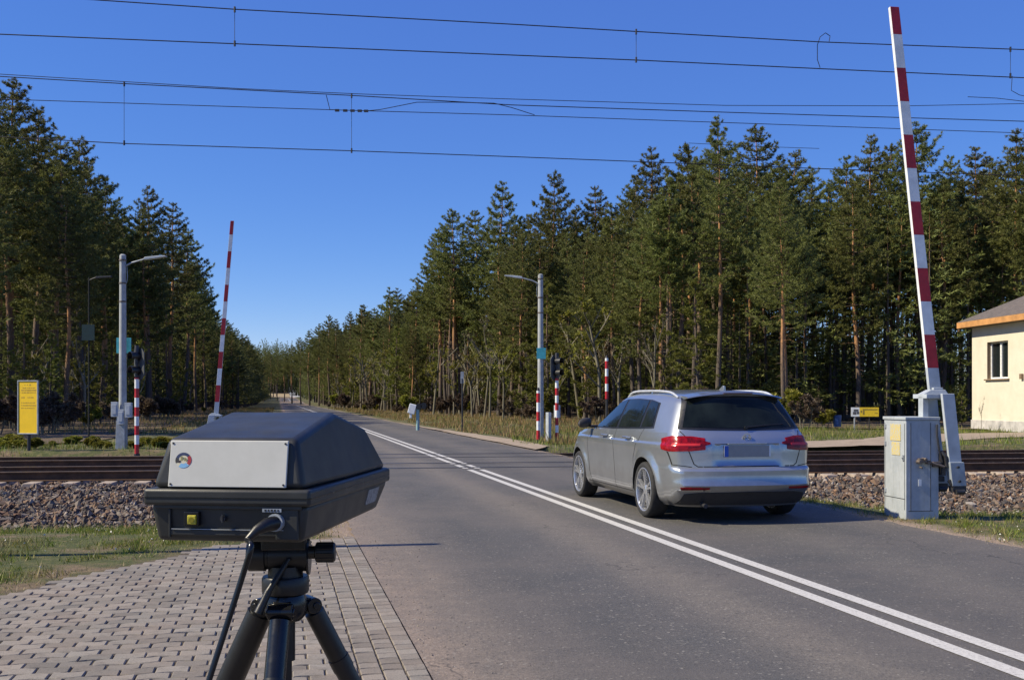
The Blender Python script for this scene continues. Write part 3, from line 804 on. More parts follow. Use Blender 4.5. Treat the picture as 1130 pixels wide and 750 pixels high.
        mb.box((X(0.35), y, 0.355), (0.16, 0.09, 0.07)); mb.tube([(X(0.35) - 0.05, y - 0.05, 0.32), (X(0.35) + 0.05, y - 0.05, 0.32)], 0.03, 10); mb.tube([(X(0.42) - 0.11, y - 0.02, 0.45), (X(0.42) - 0.06, y - 0.03, 0.38)], 0.022, 8)
        mb.build('end_bracket', M['dark_metal'], arm)
    # yoke joining the arms and holding the boom
    mb = MB()
    mb.box((0.20, 0, 1.40), (0.30, 0.30, 0.05))
    mb.hexa([(0.05, -0.08, 1.425), (0.36, -0.08, 1.425), (0.36, 0.05, 1.425), (0.05, 0.05, 1.425), (0.15, -0.07, 1.475), (0.33, -0.07, 1.475), (0.33, 0.045, 1.475), (0.15, 0.045, 1.475)])
    mb.hexa([(0.19, -0.07, 1.36), (0.34, -0.07, 1.36), (0.34, 0.05, 1.36), (0.19, 0.05, 1.36), (0.185, -0.065, 1.50), (0.30, -0.065, 1.50), (0.30, 0.045, 1.50), (0.185, 0.045, 1.50)])
    mb.box((0.085, -0.02, 1.27), (0.07, 0.10, 0.26))
    mb.build('yoke', M['light_grey_paint'], o, bevel=0.006)
    mb = MB(); boom_mesh(mb, 1.44, 5.85, 0.235, ln, 0.140, 0.108, 0.05)
    mb.build('boom', [M['white'], M['red'], M['light_grey_paint']], o, bevel=0.003)
    return o
m = NT('weathered_grey_cabinet'); p = m.obj()
c = m.ramp(m.noise(p, 4, 8, 0.7), [(0.3, (0.30, 0.33, 0.35)), (0.7, (0.42, 0.45, 0.475))])
mp = m.n('ShaderNodeMapping'); m.l(p, mp.inputs[0]); mp.inputs['Scale'].default_value = (1, 1, 0.12)
c = m.mix(m.ramp(m.noise(mp.outputs[0], 26, 6, 0.7), [(0.55, (0, 0, 0)), (0.8, (0.55, 0.55, 0.55))]), c, (0.16, 0.15, 0.14))
c = m.mix(m.ramp(m.noise(p, 34, 7, 0.8), [(0.66, (0, 0, 0)), (0.73, (0.8, 0.8, 0.8))]), c, (0.12, 0.07, 0.045))
m.bsdf(c, 0.6); m.bump(m.noise(p, 18, 6), 0.25, 0.004); M['grey_cab'] = m.mat
m = NT('peeling_yellow_notice'); p = m.obj()
c = m.ramp(m.noise(p, 55, 5, 0.8), [(0.42, (0.42, 0.43, 0.40)), (0.55, (0.55, 0.43, 0.12)), (0.8, (0.62, 0.50, 0.20))])
m.bsdf(c, 0.7); M['yellow_sticker'] = m.mat
bar = build_barrier()
b2 = copy_tree(bar); b2.location = gpix(236, 28.0, -0.10); b2.rotation_euler = (0, 0, R(188)); b2.scale = (1.05,) * 3
for ch in b2.children:
    if ch.name.startswith('boom'): ch.scale.z = 1.125; ch.location.z = -0.64; ch.scale.x = 0.8
    else: ch.scale.z = 0.68
b2['label'] = 'raised red and white barrier across the tracks at left, above the black housing'
b2.location = b2.location - Vector((0.245 * 1.05 * math.cos(R(188)), 0.245 * 1.05 * math.sin(R(188)), 0))
b3 = copy_tree(bar); b3.location = (-6.9, 8.65, -0.25); b3.rotation_euler = (0, 0, R(188))
for ch in b3.children:
    if ch.name.startswith('boom'): ch.scale.y = 2.4  # unseen boom broadened to thicken the shadow it casts
b3['label'] = 'raised barrier outside the left edge of the photo, casting the thin shadow on the paving'

# ================================================================ LAMP POSTS
def lamp_post(loc, h, side, label, low_box, plate_z, name='street_lamp', rad=0.095):
    o = empty(name, loc, 0, label, 'street lamp', 'street lamps at the level crossing')
    mb = MB(); mb.tube([(0, 0, -0.3), (0, 0, h * 0.5), (0, 0, h)], [rad * 1.12, rad, rad * 0.86], 20); mb.tube([(0, 0, h), (0, 0, h + 0.03)], [rad * 0.9, rad * 0.5], 20)
    mb.build('pole', M['concrete_pole'], o, smooth=True)
    s = side
    mb = MB(); mb.tube([(s * 0.06, -0.02, h - 0.30), (s * 0.25, -0.02, h - 0.20), (s * 0.62, -0.03, h - 0.10)], 0.022, 10)
    mb.tube([(s * 0.11, 0, h - 0.28), (s * 0.13, 0, h - 0.6), (s * 0.10, 0, h - 0.75)], 0.009, 8)
    mb.build('arm', M['galv'], o, smooth=True)
    mb = MB()
    mb.prism([(0.58, -0.115), (0.62, -0.055), (0.95, -0.02), (1.18, -0.015), (1.20, -0.045), (0.95, -0.085), (0.62, -0.13)], -0.075, 0.075, lambda a, b, c: Vector((s * a, c - 0.03, h + b)))
    mb.build('lamp_head', M['light_grey_paint'], o, bevel=0.012)
    mb = MB()
    for z in (h - 0.13, h - 0.75, h - 1.25):
        mb.tube([(0, 0, z - 0.02), (0, 0, z + 0.02)], rad * 1.04, 20)
    mb.build('clamp_band', M['rusty'], o, smooth=True)
    if plate_z:
        mb = MB(); mb.box((-0.02 * s, -0.12 if not low_box else 0.13, plate_z), (0.40 if low_box else 0.30, 0.012, 0.42 if low_box else 0.36)); mb.build('sign_plate', M['teal'], o, bevel=0.002)
    if low_box:
        mb = MB(); mb.hexa([(-0.17, -0.12, -0.3), (0.10, -0.12, -0.3), (0.10, 0.10, -0.3), (-0.17, 0.10, -0.3), (-0.13, -0.13, 1.0), (0.10, -0.13, 1.0), (0.10, 0.10, 1.0), (-0.13, 0.10, 1.0)])
        mb.build('base_casing', M['galv'], o, bevel=0.01)
        for x, z in ((-0.15, 1.12), (0.22, 1.10), (0.02, 0.92)):
            mb = MB(); mb.box((x, -0.17, z), (0.17, 0.12, 0.40 if x else 0.3)); mb.box((x, -0.235, z), (0.11, 0.01, 0.26)); mb.build('junction_box', M['light_grey_paint'], o, bevel=0.01)
    return o
lamp_post(gpix(135.5, 28.2, -0.05), 5.28, 1, 'grey street lamp left of the road, arm pointing right, boxes at its foot', True, 2.85)
lamp_post(gpix(596.5, 34.5, 0), 5.45, -1, 'grey street lamp right of the road, arm pointing left, behind striped post', False, 2.85)
# thin lamp further left, tree shade put into its dark colours
o = empty('thin_lamp_post', gpix(98, 33, 0), 0, 'thin dark lamp post in the shade before the left forest', 'lamp post')
M['shade_dark'] = simple('shaded_paint', (0.009, 0.011, 0.011), 0.8, bump=0)
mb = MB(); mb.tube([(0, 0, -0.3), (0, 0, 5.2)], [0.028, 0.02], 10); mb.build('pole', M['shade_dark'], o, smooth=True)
mb = MB(); mb.tube([(0, 0, 5.1), (0.25, 0, 5.2)], 0.02, 8); mb.prism([(0.2, 0.0), (0.25, 0.06), (0.72, 0.08), (0.72, 0.03)], -0.06, 0.06, lambda a, b, c: Vector((a, c, 5.16 + b))); mb.build('lamp_head', M['dark_metal'], o, bevel=0.008)
mb = MB(); mb.box((0.0, -0.05, 3.45), (0.40, 0.012, 0.50)); mb.build('sign_plate', simple('shaded_teal', (0.008, 0.035, 0.04), 0.8), o)

# ================================================================ CROSSING SIGNALS
def striped_tube(mb, z0, z1, r, seg, first=1, n=14):
    z = z0; k = first
    while z < z1 - 1e-4:
        z2 = min(z1, z + seg); mb.cur = k % 2
        mb.tube([(0, 0, z), (0, 0, z2)], r, n); z = z2; k += 1
    mb.cur = 0
M['board_dark'] = simple('dark_signal_board', (0.06, 0.065, 0.07), 0.6)
def signal(loc, rz, label, h=2.68, boxes=False):
    o = empty('crossing_signal', loc, rz, label, 'crossing signal', 'level crossing light signals')
    mb = MB(); striped_tube(mb, 0.05, h - 0.75, 0.055, 0.235)
    mb.build('pole', [M['white'], M['red']], o, smooth=True)
    mb = MB(); mb.tube([(0, 0, -0.3), (0, 0, 0.05)], 0.075, 12); mb.build('pole_socket', M['dark_metal'], o, smooth=True)
    mb = MB(); mb.tube([(0, 0, h - 0.75), (0, 0, h - 0.1)], 0.045, 12); mb.build('upper_pole', M['dark_metal'], o, smooth=True)
    # plate, facing local -x... thin board with two hooded lamps
    mb = MB(); mb.prism([(-0.22, 0.10), (-0.12, 0), (0.12, 0), (0.22, 0.10), (0.22, 0.66), (0.12, 0.78), (-0.12, 0.78), (-0.22, 0.66)], 0.0, 0.025, lambda a, b, c: Vector((a, 0.06 + c, h - 0.80 + b)))
    mb.build('backing_board', M['board_dark'], o, bevel=0.004)
    for dz, nm in ((-0.22, 'lower'), (-0.58, 'upper')):
        z = h + dz
        mb = MB()
        ns = 18; vs = []; fs = []
        for i, (r, y) in enumerate(((0.105, 0.06), (0.115, -0.02), (0.12, -0.20), (0.112, -0.20), (0.10, -0.02))):
            for k in range(ns):
                a = math.pi * (-0.15 + 1.3 * k / (ns - 1)); vs.append((r * math.cos(a), y, z + r * math.sin(a)))
        for i in range(4):
            for k in range(ns - 1): fs.append((i * ns + k, i * ns + k + 1, (i + 1) * ns + k + 1, (i + 1) * ns + k))
        mb.add(vs, fs); mb.tube([(0, 0.06, z), (0, -0.03, z)], 0.10, 20)
        l = mb.build('lamp', M['black'], o, smooth=True)
        mb = MB(); mb.tube([(0, -0.03, z), (0, -0.045, z)], [0.09, 0.07], 20); mb.build('lens', M['glasslens'], l, smooth=True)
    mb = MB(); mb.tube([(0, 0, h - 0.12), (0, 0, h + 0.06)], [0.07, 0.05], 12); mb.build('bell', M['dark_metal'], o, smooth=True)
    if boxes:
        mb = MB(); mb.box((0.16, 0.12, 0.95), (0.16, 0.14, 0.40)); mb.box((-0.22, 0.16, 0.45), (0.14, 0.12, 0.95)); mb.build('junction_box', M['light_grey_paint'], o, bevel=0.01)
    return o
signal(gpix(151, 26.3, -0.08), R(-38), 'dark twin lamp signal on a red and white pole beside left street lamp', 2.72)
signal(gpix(614.5, 33.0, 0), R(48), 'dark twin lamp signal on a striped pole, right of the right street lamp', 2.75, True)
def striped_post(u, v0, v1, Y, label, wpx=5, n=None, cap=0.1):
    z0 = 0.0; zt = CH + (440 - v1) * Y / F
    o = empty('striped_post', gpix(u, Y, z0), 0, label, 'striped post', 'red and white striped posts')
    mb = MB(); striped_tube(mb, 0.08 if v0 is None else CH + (440 - v0) * Y / F, zt, wpx / 2 * Y / F, 0.29, first=1); mb.build('striped_sleeve', [M['white'], M['red']], o, smooth=True)
    mb = MB(); mb.tube([(0, 0, -0.3), (0, 0, 0.08 if v0 is None else CH + (440 - v0) * Y / F)], wpx / 2.6 * Y / F, 12); mb.tube([(0, 0, zt), (0, 0, zt + cap)], [wpx / 2.2 * Y / F, wpx / 4 * Y / F], 12)
    mb.build('socket', M['dark_metal'], o, smooth=True)
    return o
striped_post(594, None, 431, 32.6, 'short red and white post right in front of the right street lamp', 4.0)
striped_post(669.5, 440, 395, 40.0, 'slender striped post behind the car bonnet with dark foot', 3.6)

# small drive unit and thin post far right of the crossing
o = empty('signal_post', gpix(461, 45, 0), 0, 'small teal grey post with white box and dark twin lamps on the far right verge', 'signal post')
mb = MB(); mb.tube([(0, 0, -0.2), (0, 0, 0.95)], 0.075, 12); mb.build('pole', simple('teal_grey', (0.22, 0.36, 0.38), 0.6), o, smooth=True)
mb = MB(); mb.box((-0.24, -0.02, 0.92), (0.30, 0.22, 0.42), Matrix.Rotation(R(15), 3, 'Y')); mb.box((-0.30, -0.02, 0.62), (0.10, 0.15, 0.20)); mb.build('white_box', M['white'], o, bevel=0.02)
for x, z in ((0.05, 1.02), (0.26, 1.05)):
    mb = MB(); mb.tube([(x, 0.1, z), (x, -0.12, z)], [0.10, 0.13], 14); mb.box((x, 0.05, z), (0.18, 0.06, 0.26)); mb.build('lamp', M['black'], o, smooth=True)
o = empty('thin_post', gpix(510, 44, 0), 0, 'thin dark post with a narrow grey board at its top, right verge', 'post')
mb = MB(); mb.tube([(0, 0, -0.2), (0, 0, 2.2)], 0.035, 10); mb.build('pole', M['dark_metal'], o, smooth=True)
mb = MB(); mb.box((0, 0, 2.25), (0.13, 0.04, 0.50)); mb.build('board', M['galv'], o, bevel=0.004)

# ================================================================ SIGNS, BIN
o = empty('information_board', gpix(31, 27.5, -0.05), R(-13), 'yellow upright board on a dark post behind the left rails', 'sign')
mb = MB(); mb.box((0, 0, 1.18), (0.56, 0.02, 1.36)); brd = mb.build('board', M['yellow'], o)
mb = MB()
for c, d in (((-0.295, 0, 1.18), (0.03, 0.05, 1.42)), ((0.295, 0, 1.18), (0.03, 0.05, 1.42)), ((0, 0, 1.875), (0.56, 0.05, 0.03)), ((0, 0, 0.485), (0.56, 0.05, 0.03))): mb.box(c, d)
mb.build('frame', M['galv'], o, bevel=0.003)
mb = MB(); mb.tube([(0, 0.035, -0.4), (0, 0.035, 1.6)], 0.045, 10); mb.build('post', M['dark_metal'], o, smooth=True)
mb = MB()
rr = random.Random(4)
for z, x0, x1, hh, gap in ((1.77, -0.10, 0.12, 0.035, 0.06), (1.69, -0.16, 0.2, 0.03, 0.02), (1.63, -0.2, 0.22, 0.035, 0.015), (1.57, -0.22, 0.2, 0.03, 0.02), (1.44, -0.2, -0.12, 0.035, 0.01), (1.44, -0.02, 0.16, 0.025, 0.01), (1.30, -0.2, 0.2, 0.025, 0.02), (1.23, -0.2, 0.22, 0.025, 0.015), (1.16, -0.2, 0.2, 0.025, 0.02)):
    x = x0
    while x < x1:
        w = rr.uniform(0.015, 0.04); mb.box((x + w / 2, -0.0115, z), (w, 0.003, hh * rr.uniform(0.5, 1))); x += w + gap * rr.uniform(0.5, 1.5)
mb.build('faded_print', simple('brown_print', (0.42, 0.27, 0.05), 0.6, bump=0), brd)
o = empty('direction_board', gpix(956, 45.5, 0.02), R(-5), 'low white and yellow board on a post beside the sandy path', 'sign')
mb = MB(); mb.box((0.12, 0, 0.76), (0.82, 0.02, 0.40)); b1 = mb.build('yellow_panel', simple('bright_yellow', (0.80, 0.55, 0.02), 0.5), o, bevel=0.003)
mb = MB(); mb.box((-0.47, 0, 0.76), (0.36, 0.02, 0.40)); b0 = mb.build('white_panel', M['white'], o, bevel=0.003)
mb = MB(); mb.box((-0.44, -0.012, 0.83), (0.20, 0.004, 0.09)); mb.box((-0.50, -0.012, 0.71), (0.14, 0.004, 0.12)); mb.box((-0.36, -0.012, 0.72), (0.10, 0.004, 0.10), ); mb.build('dark_print', simple('dark_print', (0.08, 0.08, 0.09), 0.6, bump=0), b0)
mb = MB(); mb.box((-0.12, -0.012, 0.74), (0.07, 0.004, 0.18)); mb.box((-0.22, -0.012, 0.78), (0.06, 0.004, 0.10)); mb.box((0.15, -0.012, 0.87), (0.62, 0.004, 0.045)); mb.box((0.42, -0.012, 0.72), (0.12, 0.004, 0.02)); mb.build('print', simple('olive_print', (0.28, 0.20, 0.04), 0.6, bump=0), b1)
mb = MB()
mb.tube([(-0.50, 0.03, -0.3), (-0.50, 0.03, 0.94)], 0.03, 10); mb.build('post', M['galv'], o, smooth=True)
mb = MB(); mb.tube([(0.13, 0.03, -0.3), (0.13, 0.03, 0.94)], 0.022, 10); mb.build('post', M['dark_metal'], o, smooth=True)
o = empty('litter_bin', gpix(924, 46.5, 0), 0, 'dark blue litter bin at the forest edge', 'bin')
mb = MB(); mb.lathe([(0.15, 0.12), (0.16, 0.14), (0.185, 0.60), (0.19, 0.62), (0.17, 0.62), (0.15, 0.2)], 20, lambda x, y, h: Vector((x, y, h))); mb.tube([(0, 0, 0.12), (0, 0, 0.18)], 0.15, 20); mb.build('bucket', M['blue'], o, smooth=True)
mb = MB(); mb.tube([(0, 0.2, -0.2), (0, 0.2, 0.6)], 0.02, 8); mb.box((0, 0.19, 0.45), (0.2, 0.03, 0.03)); mb.build('stand', M['dark_metal'], o)

# ================================================================ OVERHEAD WIRES
M['wire'] = simple('wire', (0.035, 0.035, 0.04), 0.5, 0.5, bump=0)
def wpt(u, v, q):
    k = (u - 565) / F; Y = (q + 20.425) / (0.9903 - 0.1392 * k)
    return Vector((k * Y, Y, CH + (440 - v) * Y / F))
def wire(q, pts, label, name, rad=0.011, ext=True, group='overhead line wires', drops=()):
    P = [wpt(u, v, q) for u, v in pts]
    if ext:
        d0 = (P[0] - P[1]).normalized(); d1 = (P[-1] - P[-2]).normalized()
        P = [P[0] + d0 * 30] + P + [P[-1] + d1 * 30]
    Q = []
    for i in range(len(P) - 1):      # smooth a little
        Q.append(P[i]); Q.append(P[i].lerp(P[i + 1], 0.5))
    Q.append(P[-1])
    o = empty(name, P[len(P) // 2], 0, label, 'overhead wire', group)
    c = P[len(P) // 2]
    mb = MB(); mb.tube([q_ - c for q_ in Q], rad, 6); mb.build('wire', M['wire'], o, smooth=True)
    for u, va, vb in drops:
        a = wpt(u, va, q) - c; b = wpt(u, vb, q) - c
        mb = MB(); mb.tube([a, b], rad * 0.5, 5); mb.tube([a + Vector((0, 0, .05)), a - Vector((0, 0, .06))], rad * 1.9, 6); mb.tube([b + Vector((0, 0, .06)), b - Vector((0, 0, .05))], rad * 1.9, 6); mb.build('dropper', M['wire'], o)
    return o
qa, qb = 0.75, 4.45
wire(qa, [(0, -7), (259, 10.5), (565, 27), (702, 35), (905, 46.5), (1130, 55)], 'topmost overhead wire, carrying short droppers to the wire below', 'messenger_wire', drops=((259, 10.5, 48.5), (702, 35, 66.5), (1115, 54.5, 84)))
wire(qa, [(0, 38), (259, 48.5), (565, 61), (702, 66.5), (905, 76), (1130, 86)], 'second overhead wire from the top, hung under the topmost one', 'contact_wire')
wire(qb, [(0, 84.5), (137, 92.5), (388, 105.5), (565, 116), (800, 124), (1130, 134)], 'third overhead wire from the top at left, with two long droppers', 'messenger_wire', drops=((137, 92.5, 158), (388, 105.5, 166.5)))
wire(qb, [(0, 151), (137, 158.5), (388, 166.5), (565, 173), (707, 178.5), (900, 186), (1130, 194)], 'lowest overhead wire, passing in front of the right treetops', 'contact_wire')
wire(qb + 0.3, [(0, 109.5), (200, 116), (388, 122), (565, 127), (760, 134), (1130, 147)], 'overhead wire with splice clamps between the long droppers', 'feeder_wire', 0.009)
wire(qb - 0.25, [(0, 82), (265, 98), (400, 104), (565, 109.5), (800, 116.5), (1000, 117), (1130, 114.5)], 'nearly level overhead wire that parts from its neighbours at right', 'feeder_wire', 0.008)
wire(qb, [(360, 105), (364, 121), (372, 121.5), (405, 122.5), (420, 121), (460, 113), (500, 113), (545, 114), (565, 119), (590, 127)], 'curled jumper wire clamped between two overhead wires', 'jumper_wire', 0.009, False)
o = wire(qa, [(915, 46), (916, 40), (911, 36.5), (905, 41), (902, 50), (902, 66), (905, 75)], 'hooked jumper wire looping between the two topmost wires', 'jumper_wire', 0.008, False)
wire(qb + 2, [(760, 158), (830, 161.5), (904, 164)], 'short faint wire above the right treetops', 'stay_wire', 0.007, False)
wire(qb - 1, [(1068, 107), (1100, 108.5), (1130, 112), (1200, 121)], 'short wire at the right edge below the second wire', 'stay_wire', 0.008, False)
wire(qb, [(1117, 84), (1116, 100), (1125, 105), (1150, 110)], 'bent jumper wire at the right edge', 'jumper_wire', 0.008, False)
mbs = empty('splice_clamp', wpt(387, 122, qb + 0.3), 0, 'row of small splice clamps on an overhead wire', 'wire clamp')
mb = MB()
for u in (372, 381, 389, 397, 404):
    P = wpt(u, 122.3 + (u - 388) * 0.02, qb) - wpt(387, 122, qb + 0.3); mb.box(P, (0.10, 0.05, 0.05))
mb.build('clamp', M['dark_metal'], mbs)
# ================================================================ RADAR HOUSING ON TRIPOD
def build_radar():
    ang = -R(7.15)
    loc = Vector((-0.612, 2.227, 1.157))
    o = empty('radar_camera_housing', loc, ang, 'black plastic speed camera housing with light grey front panel on the tripod', 'speed camera')
    # local x right, y away, z up; z=0 is the top of the rim
    m = NT('grained_black_plastic'); p = m.obj()
    c = m.ramp(m.noise(p, 9, 8, 0.65), [(0.3, (0.018, 0.019, 0.018)), (0.7, (0.036, 0.037, 0.035))])
    c = m.mix(m.ramp(m.noise(p, 160, 4, 0.8), [(0.66, (0, 0, 0)), (0.72, (0.35, 0.35, 0.35))]), c, (0.10, 0.10, 0.10))
    m.bsdf(c, m.ramp(m.noise(p, 12, 6), [(0.3, (0.38, 0.38, 0.38)), (0.7, (0.52, 0.52, 0.52))]), 0.0, Specular_IOR_Level=0.45)
    m.bump(m.noise(p, 420, 3, 0.7), 0.25, 0.001); M['shell'] = m.mat
    def ring_loft(rings, name, mat, bevel, parent, caps=True, seg=3):
        mb = MB(); V = []; n = len(rings[0])
        for r in rings: V += r
        fs = []
        for i in range(len(rings) - 1):
            for k in range(n): fs.append((i * n + k, i * n + (k + 1) % n, (i + 1) * n + (k + 1) % n, (i + 1) * n + k))
        if caps: fs.append(tuple(range(n - 1, -1, -1))); fs.append(tuple(range((len(rings) - 1) * n, len(rings) * n)))
        mb.add(V, fs); return mb.build(name, mat, parent, bevel=bevel, smooth=True, seg=seg, angle=50)
    D = 0.755; HWd = 0.186
    # lid: eight-sided lofted hood
    def rect(hw0, hw1, y0, y1, z0, z1, ch=0.0):
        return [(-hw0 + ch, y0, z0), (hw0 - ch, y0, z0), (hw0, y0 + ch, z0), (hw1, y1 - ch, z1), (hw1 - ch, y1, z1), (-hw1 + ch, y1, z1), (-hw1, y1 - ch, z1), (-hw0, y0 + ch, z0)]
    lid_V = [
        # base ring
        (-0.172, 0.010, 0), (0.172, 0.010, 0), (0.176, 0.33, 0), (0.168, 0.735, 0), (-0.168, 0.735, 0), (-0.176, 0.33, 0),
        # top ring: front edge, ridge, rear
        (-0.143, 0.028, 0.107), (0.148, 0.028, 0.107), (0.138, 0.34, 0.160), (0.124, 0.665, 0.114), (-0.120, 0.665, 0.114), (-0.132, 0.34, 0.160)]
    lid_F = [(0, 1, 7, 6), (1, 2, 8, 7), (2, 3, 9, 8), (3, 4, 10, 9), (4, 5, 11, 10), (5, 0, 6, 11), (6, 7, 8, 11), (11, 8, 9, 10), (5, 4, 3, 2), (5, 2, 1, 0)]
    mb = MB(); mb.add(lid_V, lid_F); lid = mb.build('lid', M['shell'], o, bevel=0.014, smooth=True, seg=4, angle=60)
    # rim
    mb = MB()
    mb.prism([(-HWd, 0.0), (HWd, 0.0), (HWd + 0.002, 0.05), (HWd - 0.004, D - 0.04), (HWd - 0.02, D), (-HWd + 0.02, D), (-HWd + 0.004, D - 0.04), (-HWd - 0.002, 0.05)], -0.036, 0.0, lambda a, b, h: Vector((a, b, h)))
    rim = mb.build('rim', M['shell'], o, bevel=0.007, smooth=True, seg=3, angle=50)
    mb = MB(); mb.prism([(-HWd + 0.004, -0.0012), (HWd - 0.004, -0.0012), (HWd + 0.0012, 0.006), (HWd + 0.003, 0.05), (HWd - 0.003, D - 0.045), (HWd - 0.022, D - 0.002), (-HWd + 0.022, D - 0.002), (-HWd + 0.003, D - 0.045), (-HWd - 0.003, 0.05), (-HWd - 0.0012, 0.006)], -0.020, -0.0175, lambda a, b, h: Vector((a, b, h))); mb.build('seam', M['black_gloss'], rim)
    # lower case, tapered below
    mb = MB()
    mb.hexa([(-0.163, 0.020, -0.115), (0.163, 0.020, -0.115), (0.150, 0.690, -0.112), (-0.150, 0.690, -0.112),
             (-0.177, 0.012, -0.034), (0.177, 0.012, -0.034), (0.172, 0.738, -0.034), (-0.172, 0.738, -0.034)])
    case = mb.build('lower_case', M['shell'], o, bevel=0.012, smooth=True, seg=3, angle=50)
    # framed recess on the front of the lower case: raised border strips
    def fy(z): return 0.012 + (-z - 0.034) / 0.081 * 0.008
    mb = MB()
    for c, d in (((-0.130, fy(-0.07) - 0.003, -0.075), (0.005, 0.010, 0.062)), ((0.000, fy(-0.100) - 0.003, -0.094), (0.262, 0.012, 0.014)), ((0.132, fy(-0.07) - 0.002, -0.074), (0.05, 0.010, 0.068))): mb.box(c, d)
    mb.box((0.0, 0.012, -0.038), (0.33, 0.012, 0.012))
    mb.build('front_frame', M['shell'], case, bevel=0.0025)
    mb = MB(); mb.box((0.0, fy(-0.088) - 0.0095, -0.0868), (0.25, 0.002, 0.0012)); mb.build('scratched_edge', M['galv'], case)
    mb = MB(); mb.box((-0.078, 0.008, -0.064), (0.034, 0.014, 0.030)); sock = mb.build('socket_frame', M['black_gloss'], case, bevel=0.002)
    mb = MB(); mb.box((-0.0755, 0.000, -0.066), (0.020, 0.006, 0.020)); mb.build('yellow_socket', simple('yellow_socket', (0.45, 0.40, 0.03), 0.4, var=0.3, scale=90), sock, bevel=0.002)
    mb = MB(); mb.tube([(-0.0755, -0.004, -0.066), (-0.0755, -0.0025, -0.066)], 0.006, 12); mb.build('socket_eye', simple('dark_yellow', (0.22, 0.19, 0.02), 0.3, bump=0), sock)
    mb = MB(); mb.tube([(-0.008, 0.014, -0.063), (-0.008, 0.002, -0.063)], 0.006, 12); mb.box((-0.008, 0.001, -0.063), (0.003, 0.004, 0.016)); mb.build('latch', M['dark_metal'], case)
    mb = MB(); mb.box((0.101, 0.0045, -0.044), (0.042, 0.0022, 0.0075)); pl = mb.build('name_plate', M['galv'], case)
    mb = MB()
    for k, w in enumerate((0.004, 0.003, 0.004, 0.004, 0.003)): mb.box((0.087 + k * 0.007, 0.0030, -0.044), (w, 0.001, 0.004))
    mb.build('plate_marks', M['black'], pl)
    # white front panel standing on the rim
    dy = 0.018 / 0.106
    def fp(x, z, off=0.0): return Vector((x, 0.010 + z * dy - off, z))
    mb = MB(); P = []
    for off in (0.001, 0.007):
        P += [fp(-0.132, 0.004, off), fp(0.132, 0.004, off), fp(0.132, 0.103, off), fp(-0.132, 0.103, off)]
    mb.hexa(P)
    m = NT('matt_white_panel'); p = m.obj()
    c = m.ramp(m.noise(p, 14, 8, 0.7), [(0.3, (0.47, 0.47, 0.425)), (0.7, (0.53, 0.53, 0.485))])
    c = m.mix(m.ramp(m.noise(p, 60, 8, 0.8), [(0.68, (0, 0, 0)), (0.75, (0.3, 0.3, 0.3))]), c, (0.3, 0.3, 0.28))
    m.bsdf(c, 0.5); M['panel'] = m.mat
    pn = mb.build('front_panel', M['panel'], lid, bevel=0.0015)
    mb = MB()
    for x in (-0.126, 0.126):
        for z in (0.010, 0.097):
            a = fp(x, z, 0.007); mb.tube([a, a + Vector((0, -0.0015, 0))], 0.0022, 10)
    mb.build('screw', M['dark_metal'], pn)
    # round emblem sticker
    cx, cz = -0.1005, 0.061
    def disc(r0, r1, a0, a1, off, mat, name, sq=1.0, n=24):
        mb = MB(); V = []; 
        for k in range(n + 1):
            a = R(a0 + (a1 - a0) * k / n)
            V.append(fp(cx + r0 * math.cos(a), cz + r0 * math.sin(a) * sq, off)); V.append(fp(cx + r1 * math.cos(a), cz + r1 * math.sin(a) * sq, off))
        mb.add(V, [(2 * k, 2 * k + 2, 2 * k + 3, 2 * k + 1) for k in range(n)]); return mb.build(name, mat, par[0])
    par = [pn]
    st = disc(0.0001, 0.0178, 0, 360, 0.0074, simple('sticker_cream', (0.62, 0.58, 0.42), 0.5, bump=0), 'emblem_sticker', 0.86); par[0] = st
    disc(0.0115, 0.0180, 40, 160, 0.0077, simple('sticker_navy', (0.02, 0.035, 0.10), 0.5, bump=0), 'emblem_band', 0.9)
    disc(0.0105, 0.0182, 160, 205, 0.0077, simple('sticker_black', (0.03, 0.03, 0.03), 0.5, bump=0), 'emblem_band', 0.86)
    disc(0.0105, 0.0182, -42, 40, 0.0077, simple('sticker_red', (0.35, 0.03, 0.03), 0.5, bump=0), 'emblem_band', 0.86)
    disc(0.0080, 0.0175, 235, 318, 0.0077, simple('sticker_sky', (0.20, 0.42, 0.65), 0.5, bump=0), 'emblem_band', 0.95)
    mb = MB()
    for k, (x, z, w, h) in enumerate(((-0.004, 0.003, 0.005, 0.010), (0.003, 0.002, 0.004, 0.007), (0.0075, 0.0, 0.003, 0.006))): mb.box(fp(cx + x, cz + z, 0.0079), (w, 0.0006, h))
    mb.build('emblem_picture', simple('sticker_olive', (0.36, 0.34, 0.15), 0.5, bump=0), st)
    mb = MB(); mb.box(fp(cx - 0.009, cz - 0.003, 0.0079), (0.005, 0.0006, 0.005)); mb.build('emblem_picture', simple('sticker_dark', (0.08, 0.06, 0.06), 0.5, bump=0), st)
    # sticker on the right side of the lower case
    mb = MB()
    def sp_(y, z, off): f = (-z - 0.034) / 0.081; xx = 0.177 + (y - 0.012) / 0.726 * (-0.005); xb = 0.163 + (y - 0.02) / 0.67 * (-0.013); return Vector((xx + (xb - xx) * f + off, y, z))
    P = [sp_(0.53, -0.085, -0.002), sp_(0.64, -0.085, -0.002), sp_(0.64, -0.045, -0.002), sp_(0.53, -0.045, -0.002)]
    P = P + [q + Vector((0.0045, 0, 0)) for q in P]; mb.hexa(P)
    m = NT('worn_label'); p = m.obj(); m.bsdf(m.ramp(m.noise(p, 110, 6, 0.8), [(0.42, (0.16, 0.16, 0.16)), (0.55, (0.34, 0.34, 0.335))]), 0.6)
    mb.build('side_label', m.mat, case)
    # connector and cable boot
    cb = Vector((0.110, 0.012, -0.070))
